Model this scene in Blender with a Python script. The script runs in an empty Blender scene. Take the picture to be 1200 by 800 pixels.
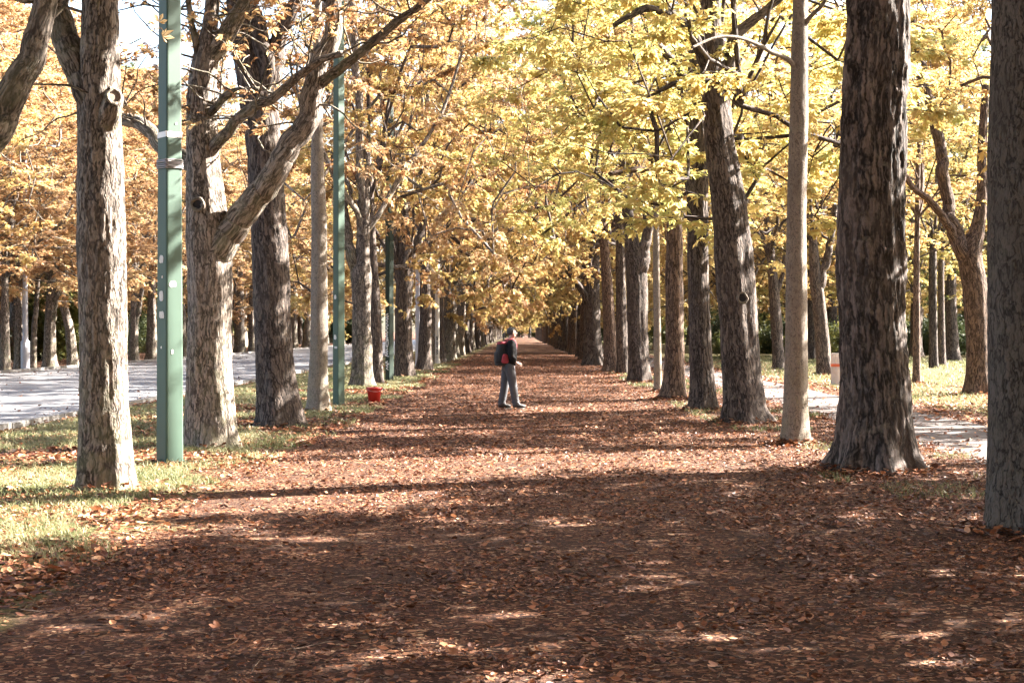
import bpy, bmesh, math, random
import numpy as np
from mathutils import Vector

S = bpy.context.scene
COL = S.collection
R = math.radians
PI = math.pi

# ------------------------------------------------------------------ camera model
F, CX, CY, H = 1800.0, 608.0, 388.0, 1.65        # focal length, vanishing point (1200x800 photo), eye height


def at(px, py, d):
    return np.array([(px - CX) / F * d, d, H - (py - CY) / F * d])


def dep(by):
    return F * H / (by - CY)


# ------------------------------------------------------------------ small tools
def hash3(ix, iy, iz, seed):
    h = (ix.astype(np.int64) * 374761393 + iy.astype(np.int64) * 668265263 + iz.astype(np.int64) * 2147483647 + seed * 974634777)
    h = (h ^ (h >> 13)) * 1274126177
    h = h & 0xffffffff
    h = (h ^ (h >> 16)) & 0xffff
    return h / 65535.0


def vnoise(p, seed=0):
    p = np.asarray(p, float)
    i = np.floor(p).astype(np.int64)
    f = p - i
    f = f * f * (3 - 2 * f)
    out = 0
    for dx in (0, 1):
        for dy in (0, 1):
            for dz in (0, 1):
                w = (f[..., 0] if dx else 1 - f[..., 0]) * (f[..., 1] if dy else 1 - f[..., 1]) * (f[..., 2] if dz else 1 - f[..., 2])
                out = out + w * hash3(i[..., 0] + dx, i[..., 1] + dy, i[..., 2] + dz, seed)
    return out


def make_mesh(name, verts, quads=None, tris=None, smooth=False, attrs=None):
    me = bpy.data.meshes.new(name)
    verts = np.asarray(verts, np.float32).reshape(-1, 3)
    nq = 0 if quads is None else len(quads)
    nt = 0 if tris is None else len(tris)
    me.vertices.add(len(verts))
    me.vertices.foreach_set('co', verts.ravel())
    idx, st = [], []
    if nq:
        idx.append(np.asarray(quads, np.int32).ravel())
        st.append(np.arange(nq, dtype=np.int32) * 4)
    if nt:
        idx.append(np.asarray(tris, np.int32).ravel())
        st.append(np.arange(nt, dtype=np.int32) * 3 + nq * 4)
    idx = np.concatenate(idx)
    st = np.concatenate(st)
    me.loops.add(len(idx))
    me.loops.foreach_set('vertex_index', idx)
    me.polygons.add(nq + nt)
    me.polygons.foreach_set('loop_start', st)
    me.polygons.foreach_set('use_smooth', np.full(nq + nt, smooth, dtype=bool))
    if attrs:
        for k, v in attrs.items():
            v = np.asarray(v, np.float32)
            if v.ndim == 1:
                a = me.attributes.new(k, 'FLOAT', 'POINT')
                a.data.foreach_set('value', v)
            else:
                a = me.attributes.new(k, 'FLOAT_VECTOR', 'POINT')
                a.data.foreach_set('vector', v.ravel())
    me.update(calc_edges=True)
    return me


MATCOPY = {}


def link(name, data, mat=None, parent=None, loc=None):
    if mat is not None:
        if len(data.materials) == 0:
            data.materials.append(mat)
        elif data.materials[0] != mat:                 # one mesh per material, shared by all copies
            key = (data.name, mat.name)
            if key not in MATCOPY:
                c = data.copy()
                c.materials[0] = mat
                MATCOPY[key] = c
            data = MATCOPY[key]
    o = bpy.data.objects.new(name, data)
    COL.objects.link(o)
    if parent is not None:
        o.parent = parent
    if loc is not None:
        o.location = loc
    return o


def empty(name, loc, rz=0.0, scale=1.0):
    o = bpy.data.objects.new(name, None)
    COL.objects.link(o)
    o.location = loc
    o.rotation_euler = (0, 0, rz)
    o.scale = (scale, scale, scale)
    o.empty_display_size = 0.3
    return o


def tag(o, label, cat, group=None):
    o['label'] = label
    o['category'] = cat
    if group:
        o['group'] = group
    return o


class MB:
    """collects pieces of one mesh"""

    def __init__(self):
        self.v, self.q, self.t, self.b, self.n = [], [], [], [], 0

    def add(self, v, q=None, t=None, b=None):
        v = np.asarray(v, float)
        self.v.append(v)
        if q is not None and len(q):
            self.q.append(np.asarray(q) + self.n)
        if t is not None and len(t):
            self.t.append(np.asarray(t) + self.n)
        self.b.append(np.zeros_like(v) if b is None else b)
        self.n += len(v)

    def mesh(self, name, smooth=True, bark=False):
        return make_mesh(name, np.concatenate(self.v), np.concatenate(self.q) if self.q else None,
                         np.concatenate(self.t) if self.t else None, smooth,
                         {'bark_co': np.concatenate(self.b)} if bark else None)

    def box(self, c, s, rz=0.0):
        x, y, z = np.array(s) / 2
        v = np.array([[-x, -y, -z], [x, -y, -z], [x, y, -z], [-x, y, -z], [-x, -y, z], [x, -y, z], [x, y, z], [-x, y, z]])
        ca, sa = math.cos(rz), math.sin(rz)
        v = np.stack([v[:, 0] * ca - v[:, 1] * sa, v[:, 0] * sa + v[:, 1] * ca, v[:, 2]], 1) + np.array(c)
        self.add(v, [[0, 3, 2, 1], [4, 5, 6, 7], [0, 1, 5, 4], [1, 2, 6, 5], [2, 3, 7, 6], [3, 0, 4, 7]])


def resample(pts, rad, step):
    """Catmull-Rom through the points, evenly spaced"""
    pts = np.asarray(pts, float)
    rad = np.asarray(rad, float)
    n = len(pts)
    P = np.concatenate([pts[:1] * 2 - pts[1:2], pts, pts[-1:] * 2 - pts[-2:-1]])
    out, ro = [], []
    for i in range(n - 1):
        p0, p1, p2, p3 = P[i], P[i + 1], P[i + 2], P[i + 3]
        m = max(1, int(round(np.linalg.norm(p2 - p1) / step)))
        t = (np.arange(m) / m)[:, None]
        out.append(0.5 * ((2 * p1) + (p2 - p0) * t + (2 * p0 - 5 * p1 + 4 * p2 - p3) * t ** 2 + (3 * p1 - p0 - 3 * p2 + p3) * t ** 3))
        ro.append(rad[i] + (rad[i + 1] - rad[i]) * t[:, 0])
    out.append(pts[-1:])
    ro.append(rad[-1:])
    return np.concatenate(out), np.concatenate(ro)


def tube(pts, rad, seg, disp=None, cap=True, s0=0.0):
    """ring tube along pts; disp(theta, s, r) gives a radial offset. returns verts, quads, tris, bark coordinates"""
    pts = np.asarray(pts, float)
    rad = np.asarray(rad, float)
    n = len(pts)
    T = np.gradient(pts, axis=0) if n > 2 else np.repeat((pts[1:] - pts[:1]), 2, 0)
    T /= np.linalg.norm(T, axis=1)[:, None] + 1e-9
    ref = np.array([1.0, 0, 0]) if abs(T[0][0]) < 0.8 else np.array([0, 1.0, 0])
    U = np.zeros_like(T)
    u = ref - T[0] * ref.dot(T[0])
    u /= np.linalg.norm(u)
    for i in range(n):
        u = u - T[i] * u.dot(T[i])
        u /= np.linalg.norm(u) + 1e-9
        U[i] = u
    V = np.cross(T, U)
    s = np.concatenate([[0], np.cumsum(np.linalg.norm(np.diff(pts, axis=0), axis=1))]) + s0
    th = np.arange(seg) / seg * 2 * PI
    TH, SS = np.meshgrid(th, s)
    RR = np.repeat(rad[:, None], seg, 1)
    r2 = RR if disp is None else RR + disp(TH, SS, RR)
    v = pts[:, None, :] + r2[..., None] * (np.cos(TH)[..., None] * U[:, None, :] + np.sin(TH)[..., None] * V[:, None, :])
    b = np.stack([np.cos(TH) * RR, np.sin(TH) * RR, SS], -1).reshape(-1, 3)
    v = v.reshape(-1, 3)
    i = np.arange(n - 1)[:, None] * seg
    j = np.arange(seg)[None, :]
    j2 = (j + 1) % seg
    q = np.stack([i + j, i + j2, i + seg + j2, i + seg + j], -1).reshape(-1, 4)
    t = None
    if cap:
        v = np.concatenate([v, pts[-1:] + T[-1:] * rad[-1] * 0.3])
        b = np.concatenate([b, np.array([[0, 0, s[-1]]])])
        k = (n - 1) * seg
        jj = np.arange(seg)
        t = np.stack([k + jj, k + (jj + 1) % seg, np.full(seg, n * seg)], -1)
    return v, q, t, b


# ------------------------------------------------------------------ materials
def mat_new(name):
    m = bpy.data.materials.new(name)
    m.use_nodes = True
    nt = m.node_tree
    for n in list(nt.nodes):
        nt.nodes.remove(n)
    out = nt.nodes.new('ShaderNodeOutputMaterial')
    return m, nt, out


def N(nt, typ, **kw):
    n = nt.nodes.new('ShaderNode' + typ)
    for k, v in kw.items():
        if k.startswith('i_'):
            n.inputs[k[2:].replace('_', ' ')].default_value = v
        else:
            setattr(n, k, v)
    return n


def ramp(nt, fac, stops, interp='LINEAR'):
    r = nt.nodes.new('ShaderNodeValToRGB')
    cr = r.color_ramp
    cr.interpolation = interp
    while len(cr.elements) < len(stops):
        cr.elements.new(0.5)
    for e, (p, c) in zip(cr.elements, stops):
        e.position = p
        e.color = (c[0], c[1], c[2], 1) if not isinstance(c, (int, float)) else (c, c, c, 1)
    nt.links.new(fac, r.inputs[0])
    return r.outputs[0]


def mixc(nt, fac, a, b, blend='MIX'):
    m = nt.nodes.new('ShaderNodeMix')
    m.data_type = 'RGBA'
    m.blend_type = blend
    for s, v in ((m.inputs[0], fac), (m.inputs[6], a), (m.inputs[7], b)):
        if isinstance(v, (int, float)):
            s.default_value = v
        elif isinstance(v, tuple):
            s.default_value = (*v, 1)
        else:
            nt.links.new(v, s)
    return m.outputs[2]


def math_(nt, op, a, b=None, c=None, clamp=False):
    m = nt.nodes.new('ShaderNodeMath')
    m.operation = op
    m.use_clamp = clamp
    for k, v in enumerate((a, b, c)):
        if v is None:
            continue
        if isinstance(v, (int, float)):
            m.inputs[k].default_value = v
        else:
            nt.links.new(v, m.inputs[k])
    return m.outputs[0]


def smooth(nt, v, lo, hi):
    m = nt.nodes.new('ShaderNodeMapRange')
    m.interpolation_type = 'SMOOTHSTEP'
    nt.links.new(v, m.inputs[0])
    m.inputs[1].default_value = lo
    m.inputs[2].default_value = hi
    return m.outputs[0]


def noise_(nt, vec, scale, detail=3, rough=0.55, fac=True):
    n = N(nt, 'TexNoise')
    n.inputs['Scale'].default_value = scale
    n.inputs['Detail'].default_value = detail
    n.inputs['Roughness'].default_value = rough
    if vec is not None:
        nt.links.new(vec, n.inputs['Vector'])
    return n.outputs['Fac' if fac else 'Color']


def bark_mat(name, dark, light, scale=26, stretch=0.16, bump=1.0, moss=0.0, rough_spread=0.14):
    m, nt, out = mat_new(name)
    a = N(nt, 'Attribute', attribute_name='bark_co')
    vec = a.outputs['Vector']
    warp = noise_(nt, vec, 7, 2, fac=False)
    vm = N(nt, 'VectorMath', operation='MULTIPLY_ADD')
    nt.links.new(warp, vm.inputs[0])
    vm.inputs[1].default_value = (0.06, 0.06, 0.25)
    nt.links.new(vec, vm.inputs[2])
    mp = N(nt, 'Mapping')
    mp.inputs['Scale'].default_value = (1, 1, stretch)
    nt.links.new(vm.outputs[0], mp.inputs[0])
    def furrow(sc, wid, det):
        n_ = noise_(nt, mp.outputs[0], sc, det, 0.5)
        return smooth(nt, math_(nt, 'ABSOLUTE', math_(nt, 'SUBTRACT', n_, 0.5)), 0.0, wid)
    f1 = furrow(scale * 0.55, rough_spread, 2)
    f2 = furrow(scale * 1.35, rough_spread * 1.1, 2)
    plate = math_(nt, 'ADD', math_(nt, 'MULTIPLY', f1, 0.6), math_(nt, 'MULTIPLY', f2, 0.4))
    mp2 = N(nt, 'Mapping')
    mp2.inputs['Scale'].default_value = (1, 1, 0.35)
    nt.links.new(vec, mp2.inputs[0])
    fine = noise_(nt, mp2.outputs[0], 55, 4, 0.65)
    oi = N(nt, 'ObjectInfo')
    hgt = math_(nt, 'ADD', math_(nt, 'MULTIPLY', plate, 0.65), math_(nt, 'MULTIPLY', fine, 0.55))
    big = noise_(nt, vec, 2.2, 3)
    c = mixc(nt, smooth(nt, hgt, 0.25, 1.0), dark, light)
    c = mixc(nt, math_(nt, 'MULTIPLY', smooth(nt, big, 0.4, 0.75), 0.45), c, tuple(x * 0.55 for x in light))
    hv = N(nt, 'HueSaturation')
    nt.links.new(c, hv.inputs['Color'])
    nt.links.new(math_(nt, 'MULTIPLY_ADD', oi.outputs['Random'], 0.45, 0.78), hv.inputs['Value'])
    c = hv.outputs[0]
    lich = smooth(nt, noise_(nt, vec, 3.4, 6, 0.7), 0.56, 0.68)
    c = mixc(nt, math_(nt, 'MULTIPLY', lich, 0.4), c, tuple(min(1, x * k) for x, k in zip(light, (1.05, 1.12, 1.02))))
    stain = smooth(nt, noise_(nt, mp2.outputs[0], 1.7, 5, 0.65), 0.52, 0.66)
    c = mixc(nt, math_(nt, 'MULTIPLY', stain, 0.5), c, tuple(x * 0.4 for x in light))
    if moss > 0:
        sep = N(nt, 'SeparateXYZ')
        nt.links.new(vec, sep.inputs[0])
        low = math_(nt, 'SUBTRACT', 1.0, smooth(nt, sep.outputs[2], 0.2, 2.6))
        mm = math_(nt, 'MULTIPLY', math_(nt, 'MULTIPLY', low, smooth(nt, noise_(nt, vec, 5, 4), 0.4, 0.62)), moss)
        c = mixc(nt, mm, c, (0.16, 0.16, 0.09))
    bs = N(nt, 'BsdfPrincipled')
    bs.inputs['Roughness'].default_value = 0.9
    bs.inputs['Specular IOR Level'].default_value = 0.15
    nt.links.new(c, bs.inputs['Base Color'])
    bp = N(nt, 'Bump')
    bp.inputs['Strength'].default_value = bump
    bp.inputs['Distance'].default_value = 0.012
    nt.links.new(hgt, bp.inputs['Height'])
    nt.links.new(bp.outputs[0], bs.inputs['Normal'])
    nt.links.new(bs.outputs[0], out.inputs[0])
    return m


def leaf_mat(name, stops, transl=0.45, sat_var=0.1):
    m, nt, out = mat_new(name)
    a = N(nt, 'Attribute', attribute_name='tint')
    oi = N(nt, 'ObjectInfo')
    f = math_(nt, 'ADD', math_(nt, 'MULTIPLY', a.outputs['Fac'], 0.8), math_(nt, 'MULTIPLY', oi.outputs['Random'], 0.2))
    c = ramp(nt, f, stops)
    hv = N(nt, 'HueSaturation')
    nt.links.new(c, hv.inputs['Color'])
    nt.links.new(math_(nt, 'MULTIPLY_ADD', oi.outputs['Random'], 0.3, 0.85), hv.inputs['Value'])
    bs = N(nt, 'BsdfPrincipled')
    bs.inputs['Roughness'].default_value = 0.55
    bs.inputs['Specular IOR Level'].default_value = 0.3
    nt.links.new(hv.outputs[0], bs.inputs['Base Color'])
    tr = N(nt, 'BsdfTranslucent')
    nt.links.new(hv.outputs[0], tr.inputs[0])
    mx = N(nt, 'MixShader')
    mx.inputs[0].default_value = transl
    nt.links.new(bs.outputs[0], mx.inputs[1])
    nt.links.new(tr.outputs[0], mx.inputs[2])
    nt.links.new(mx.outputs[0], out.inputs[0])
    return m


def plain(name, col, rough=0.6, metallic=0.0, var=0.12, scale=6.0, bump=0.0, spec=0.5):
    m, nt, out = mat_new(name)
    tc = N(nt, 'TexCoord')
    n = noise_(nt, tc.outputs['Object'], scale, 4)
    c = mixc(nt, n, tuple(x * (1 - var * 2) for x in col), tuple(min(1, x * (1 + var)) for x in col))
    bs = N(nt, 'BsdfPrincipled')
    bs.inputs['Roughness'].default_value = rough
    bs.inputs['Metallic'].default_value = metallic
    bs.inputs['Specular IOR Level'].default_value = spec
    nt.links.new(c, bs.inputs['Base Color'])
    if bump:
        bp = N(nt, 'Bump')
        bp.inputs['Strength'].default_value = bump
        bp.inputs['Distance'].default_value = 0.01
        nt.links.new(noise_(nt, tc.outputs['Object'], scale * 6, 4), bp.inputs['Height'])
        nt.links.new(bp.outputs[0], bs.inputs['Normal'])
    nt.links.new(bs.outputs[0], out.inputs[0])
    return m


M = {}
M['bark_dark'] = bark_mat('chestnut bark', (0.014, 0.011, 0.010), (0.13, 0.102, 0.086), 29, 0.21, 1.0, 0.0)
M['bark_moss'] = bark_mat('chestnut bark with algae', (0.022, 0.018, 0.015), (0.25, 0.208, 0.175), 33, 0.26, 1.0, 0.3)
M['bark_plate'] = bark_mat('plated grey bark', (0.02, 0.018, 0.016), (0.115, 0.102, 0.09), 34, 0.34, 1.0, 0.0, 0.09)
M['bark_rough'] = bark_mat('deeply furrowed bark', (0.014, 0.012, 0.011), (0.19, 0.152, 0.133), 21, 0.2, 1.0, 0.0, 0.17)
M['bark_pale'] = bark_mat('young pale bark', (0.07, 0.056, 0.045), (0.19, 0.16, 0.13), 40, 0.6, 0.6, 0.2, 0.06)
M['bark_brown'] = bark_mat('reddish brown bark', (0.02, 0.013, 0.010), (0.175, 0.12, 0.09), 30, 0.22, 1.0, 0.0)

M['leaf_orange'] = leaf_mat('orange brown leaves', [(0.0, (0.13, 0.052, 0.022)), (0.25, (0.32, 0.175, 0.078)), (0.6, (0.43, 0.275, 0.135)), (0.85, (0.48, 0.35, 0.185)), (1.0, (0.41, 0.32, 0.14))], 0.44)
M['leaf_gold'] = leaf_mat('golden leaves', [(0.0, (0.17, 0.075, 0.026)), (0.3, (0.38, 0.24, 0.088)), (0.65, (0.46, 0.335, 0.135)), (1.0, (0.40, 0.345, 0.13))], 0.46)
M['leaf_yellow'] = leaf_mat('yellow green leaves', [(0.0, (0.30, 0.18, 0.065)), (0.2, (0.41, 0.30, 0.105)), (0.6, (0.45, 0.375, 0.14)), (1.0, (0.34, 0.345, 0.12))], 0.46)
M['leaf_green'] = leaf_mat('green leaves', [(0.0, (0.05, 0.06, 0.018)), (0.5, (0.09, 0.10, 0.03)), (1.0, (0.19, 0.175, 0.05))], 0.45)
M['leaf_dark'] = leaf_mat('dark green leaves', [(0.0, (0.018, 0.028, 0.011)), (0.5, (0.03, 0.045, 0.016)), (1.0, (0.06, 0.07, 0.025))], 0.3)
M['litter'] = leaf_mat('fallen leaf', [(0.0, (0.026, 0.011, 0.007)), (0.40, (0.090, 0.031, 0.015)), (0.62, (0.21, 0.078, 0.034)), (0.82, (0.41, 0.20, 0.10)), (1.0, (0.62, 0.46, 0.30))], 0.12)
M['grass'] = leaf_mat('grass blade', [(0.0, (0.045, 0.062, 0.022)), (0.4, (0.10, 0.115, 0.046)), (0.75, (0.22, 0.195, 0.105)), (1.0, (0.38, 0.315, 0.20))], 0.35)


def ground_mat():
    m, nt, out = mat_new('ground of leaf litter and turf')
    tc = N(nt, 'TexCoord')
    P = tc.outputs['Object']
    sep = N(nt, 'SeparateXYZ')
    nt.links.new(P, sep.inputs[0])
    x = sep.outputs[0]
    wob = math_(nt, 'MULTIPLY_ADD', noise_(nt, P, 0.55, 4, 0.65), 3.2, -1.6)
    xw = math_(nt, 'ADD', x, wob)
    # leaf litter: voronoi cells the size of leaves, each with its own tint
    wv = N(nt, 'VectorMath', operation='MULTIPLY_ADD')
    nt.links.new(noise_(nt, P, 9, 2, fac=False), wv.inputs[0])
    wv.inputs[1].default_value = (0.12, 0.12, 0)
    nt.links.new(P, wv.inputs[2])
    vo = N(nt, 'TexVoronoi')
    vo.inputs['Scale'].default_value = 42
    nt.links.new(wv.outputs[0], vo.inputs['Vector'])
    cs = N(nt, 'SeparateColor')
    nt.links.new(vo.outputs['Color'], cs.inputs[0])
    lit = ramp(nt, cs.outputs[0], [(0.0, (0.018, 0.010, 0.008)), (0.4, (0.045, 0.020, 0.013)), (0.7, (0.095, 0.042, 0.024)), (0.9, (0.20, 0.10, 0.056)), (1.0, (0.36, 0.24, 0.15))])
    soil = ramp(nt, noise_(nt, P, 40, 4, 0.7), [(0.3, (0.020, 0.013, 0.011)), (0.7, (0.055, 0.031, 0.022))])
    lit = mixc(nt, smooth(nt, noise_(nt, P, 1.3, 4, 0.6), 0.45, 0.62), lit, mixc(nt, 0.6, lit, soil))
    gr = ramp(nt, noise_(nt, P, 14, 5, 0.7), [(0.3, (0.045, 0.05, 0.018)), (0.55, (0.10, 0.095, 0.04)), (0.75, (0.20, 0.165, 0.085))])
    # turf: left verge between the avenue and the road, right lawn, and far left beyond the road
    g1 = math_(nt, 'MULTIPLY', math_(nt, 'SUBTRACT', 1.0, smooth(nt, xw, -3.5, -3.0)), smooth(nt, x, -9.2, -8.4))
    g2 = smooth(nt, xw, 8.9, 9.8)
    patches = smooth(nt, noise_(nt, P, 0.7, 5, 0.65), 0.40, 0.56)
    g1 = math_(nt, 'MULTIPLY', g1, math_(nt, 'MULTIPLY_ADD', patches, 0.75, 0.25))
    g2 = math_(nt, 'MULTIPLY', g2, math_(nt, 'MULTIPLY_ADD', patches, 0.8, 0.2))
    g = math_(nt, 'MAXIMUM', g1, g2)
    c = mixc(nt, g, lit, gr)
    bs = N(nt, 'BsdfPrincipled')
    bs.inputs['Roughness'].default_value = 0.95
    bs.inputs['Specular IOR Level'].default_value = 0.1
    nt.links.new(c, bs.inputs['Base Color'])
    bp = N(nt, 'Bump')
    bp.inputs['Strength'].default_value = 0.9
    bp.inputs['Distance'].default_value = 0.03
    nt.links.new(math_(nt, 'ADD', math_(nt, 'MULTIPLY', cs.outputs[1], 0.6), noise_(nt, P, 30, 4, 0.7)), bp.inputs['Height'])
    nt.links.new(bp.outputs[0], bs.inputs['Normal'])
    nt.links.new(bs.outputs[0], out.inputs[0])
    return m


def paving_mat(name, a, b, specks, leaf=0.5):
    m, nt, out = mat_new(name)
    tc = N(nt, 'TexCoord')
    P = tc.outputs['Object']
    c = ramp(nt, noise_(nt, P, 1.2, 6, 0.7), [(0.3, a), (0.7, b)])
    c = mixc(nt, math_(nt, 'MULTIPLY', smooth(nt, noise_(nt, P, 90, 3, 0.7), 0.5, 0.7), 0.35), c, specks)
    bs = N(nt, 'BsdfPrincipled')
    bs.inputs['Roughness'].default_value = 0.85
    bs.inputs['Specular IOR Level'].default_value = 0.25
    nt.links.new(c, bs.inputs['Base Color'])
    bp = N(nt, 'Bump')
    bp.inputs['Strength'].default_value = 0.35
    bp.inputs['Distance'].default_value = 0.008
    nt.links.new(noise_(nt, P, 70, 4, 0.7), bp.inputs['Height'])
    nt.links.new(bp.outputs[0], bs.inputs['Normal'])
    nt.links.new(bs.outputs[0], out.inputs[0])
    return m


# ------------------------------------------------------------------ trees: crowns
LEAFLETS = [(-78, 0.62), (-40, 0.86), (0, 1.0), (40, 0.86), (78, 0.62)]


def palm_leaves(rng, c, axis, nrm, size, lobes=LEAFLETS):
    """c, axis, nrm: (M,3); hand-shaped leaves of separate leaflets. returns verts, quads, tint"""
    Mn = len(c)
    axis = axis / (np.linalg.norm(axis, axis=1)[:, None] + 1e-9)
    nrm = nrm - axis * (nrm * axis).sum(1)[:, None]
    nrm /= np.linalg.norm(nrm, axis=1)[:, None] + 1e-9
    side = np.cross(nrm, axis)
    base_t = rng.random(Mn)
    V, TT = [], []
    for ang, sc in lobes:
        a = R(ang) + rng.normal(0, 0.12, Mn)
        d = axis * np.cos(a)[:, None] + side * np.sin(a)[:, None]
        s = np.cross(nrm, d)
        L = (size * sc * rng.uniform(0.85, 1.15, Mn))[:, None]
        dr = rng.uniform(0.1, 0.45, Mn)[:, None]
        w = rng.uniform(0.17, 0.24, Mn)[:, None]
        roll = rng.normal(0, 0.25, Mn)[:, None]
        b0 = c
        mid = c + d * L * 0.62 - nrm * L * dr * 0.3
        tip = c + d * L - nrm * L * dr
        up = nrm * roll * L * 0.25
        V.append(np.stack([b0, mid - s * L * w - up, tip, mid + s * L * w + up], 1))
        TT.append(np.repeat(np.clip(base_t + rng.normal(0, 0.08, Mn), 0, 1)[:, None], 4, 1))
    V = np.concatenate(V).reshape(-1, 3)
    q = np.arange(len(V)).reshape(-1, 4)
    return V, q, np.concatenate(TT).ravel()


def crown(seed, Rr=5.0, top=12.0, low=-0.6, n_cl=260, per=62, leaf=0.2, limbs=5, spread=0.85, low_hole=0.35, lean=(0, 0), rscale=0.0105):
    """limbs, boughs, twigs and leaves around a fork at the origin -> (branch mesh, leaf mesh)"""
    rng = np.random.default_rng(seed)
    pos, par = [np.zeros(3)], [-1]

    def add(p, k):
        pos.append(np.array(p, float))
        par.append(k)
        return len(pos) - 1
    a0 = rng.random() * 2 * PI
    for i in range(limbs + 1):
        lead = i == limbs
        az = a0 + i / limbs * 2 * PI + rng.normal(0, 0.25)
        el = R(rng.uniform(38, 62)) if not lead else R(84)
        Ltot = rng.uniform(0.5, 0.62) * top if lead else rng.uniform(0.75, 1.0) * Rr
        k, p = 0, np.zeros(3)
        nstep = int(Ltot / 0.6)
        for j in range(nstep):
            e = el + (R(15) * (j / nstep) if not lead else 0) + rng.normal(0, 0.13)
            az += rng.normal(0, 0.13)
            p = p + 0.6 * np.array([math.cos(az) * math.cos(e), math.sin(az) * math.cos(e), math.sin(e)])
            k = add(p, k)
    # leaf cluster centres
    lob = rng.uniform(0, 2 * PI, 4)
    C = []
    while len(C) < n_cl:
        t = rng.random()
        th = rng.random() * 2 * PI
        prof = np.interp(t, [0, 0.12, 0.3, 0.6, 0.85, 1.0], [0.72, 0.95, 1.0, 0.86, 0.55, 0.15])
        rr = Rr * prof * (1 + 0.16 * math.sin(2 * th + lob[0]) + 0.12 * math.sin(3 * th + lob[1] + 4 * t) + 0.1 * math.sin(5 * th + lob[2]))
        u = rng.random() ** 0.42
        if t < 0.18 and u < low_hole + (0.18 - t) * 2.2:
            continue
        if rng.random() > 0.35 + prof * 0.65:
            continue
        C.append([rr * u * math.cos(th) + lean[0] * t, rr * u * math.sin(th) + lean[1] * t, low + (top - low) * t])
    C = np.array(C)
    C = C[np.argsort(np.linalg.norm(C * np.array([1, 1, 0.8]), axis=1))]
    ends = []
    for c in C:
        P = np.array(pos)
        d = c - P
        dist = np.linalg.norm(d, axis=1)
        cost = dist + 0.5 * np.maximum(0, P[:, 2] - c[2]) + 0.35 * np.maximum(0, np.linalg.norm(P[:, :2], axis=1) - np.linalg.norm(c[:2]))
        k = int(np.argmin(cost))
        b = P[k]
        L = dist[k]
        m = max(1, int(L / 0.55))
        side = rng.normal(0, 0.16, 3) * L
        kk = k
        for j in range(1, m + 1):
            f = j / m
            p = b + (c - b) * f + side * math.sin(PI * f) + np.array([0, 0, 0.16 * L * math.sin(PI * f)]) + rng.normal(0, 0.035, 3)
            kk = add(p, kk)
        ends.append(kk)
    P = np.array(pos)
    par = np.array(par)
    cnt = np.zeros(len(P))
    cnt[ends] += 1
    for i in range(len(P) - 1, 0, -1):
        cnt[par[i]] += cnt[i]
    cnt = np.maximum(cnt, 0.5)
    rad = rscale * cnt ** 0.52
    kids = [[] for _ in P]
    for i in range(1, len(P)):
        kids[par[i]].append(i)
    mb = MB()
    heads = list(kids[0])
    while heads:
        h = heads.pop()
        ch = [par[h], h]
        while kids[ch[-1]]:
            ks = sorted(kids[ch[-1]], key=lambda q: -cnt[q])
            heads += ks[1:]
            ch.append(ks[0])
        rr = rad[ch].copy()
        rr[0] = rr[1] * 1.12
        seg = 10 if rr[1] > 0.07 else (6 if rr[1] > 0.025 else 4)
        v, q, t, b = tube(P[ch], rr, seg, cap=False)
        mb.add(v, q, t, b)
    # twigs and leaves
    E = P[ends]
    D = E - P[par[ends]]
    D /= np.linalg.norm(D, axis=1)[:, None] + 1e-9
    ntw = 5
    az = rng.uniform(0, 2 * PI, (len(E), ntw))
    td = np.stack([np.cos(az), np.sin(az), rng.normal(-0.02, 0.17, az.shape)], -1) + D[:, None, :] * 0.7
    td /= np.linalg.norm(td, axis=-1)[..., None]
    tl = rng.uniform(0.4, 0.95, az.shape)
    b0 = np.repeat(E[:, None, :], ntw, 1)
    tip = b0 + td * tl[..., None] - np.array([0, 0, 0.12]) * (tl ** 2)[..., None]
    b0f, tf = b0.reshape(-1, 3), tip.reshape(-1, 3)
    dd = tf - b0f
    o1 = np.cross(dd, [0, 0, 1.0])
    o1 /= np.linalg.norm(o1, axis=1)[:, None] + 1e-9
    o2 = np.cross(dd, o1)
    o2 /= np.linalg.norm(o2, axis=1)[:, None] + 1e-9
    tr = 0.008
    tv = np.stack([b0f + o1 * tr, b0f - o1 * tr * 0.5 + o2 * tr * 0.87, b0f - o1 * tr * 0.5 - o2 * tr * 0.87, tf], 1).reshape(-1, 3)
    k = np.arange(len(b0f))[:, None] * 4
    mb.add(tv, None, np.concatenate([k + np.array([[0, 1, 3]]), k + np.array([[1, 2, 3]]), k + np.array([[2, 0, 3]])]))
    dens = rng.uniform(0.55, 1.35, len(E))
    nl = np.maximum(1, (per / ntw * dens)).astype(int)
    cl = np.repeat(np.arange(len(E)), nl * ntw)
    tw = rng.integers(0, ntw, len(cl))
    f = rng.uniform(0.15, 1.08, len(cl))[:, None]
    base = b0[cl, tw] * (1 - f) + tip[cl, tw] * f
    pd = td[cl, tw] * 0.6 + np.stack([rng.normal(0, 0.8, len(cl)), rng.normal(0, 0.8, len(cl)), rng.normal(-0.12, 0.28, len(cl))], -1)
    pd /= np.linalg.norm(pd, axis=1)[:, None]
    size = rng.uniform(0.62, 1.15, len(cl)) * leaf
    cpos = base + pd * (size * rng.uniform(0.3, 0.9, len(cl)))[:, None]
    nrm = np.stack([rng.normal(0, 0.34, len(cl)), rng.normal(0, 0.34, len(cl)), np.ones(len(cl))], -1)
    v, q, tint = palm_leaves(rng, cpos, pd, nrm, size)
    # neighbouring clusters differ a little in colour
    ct = np.clip(rng.normal(0, 0.17, len(E)), -0.35, 0.35)
    tint = np.clip(tint + np.tile(np.repeat(ct[cl][:, None], 4, 1).ravel(), len(LEAFLETS)), 0, 1)
    return mb.mesh('branches', True, True), make_mesh('crown', v, q, None, False, {'tint': tint})


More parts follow.
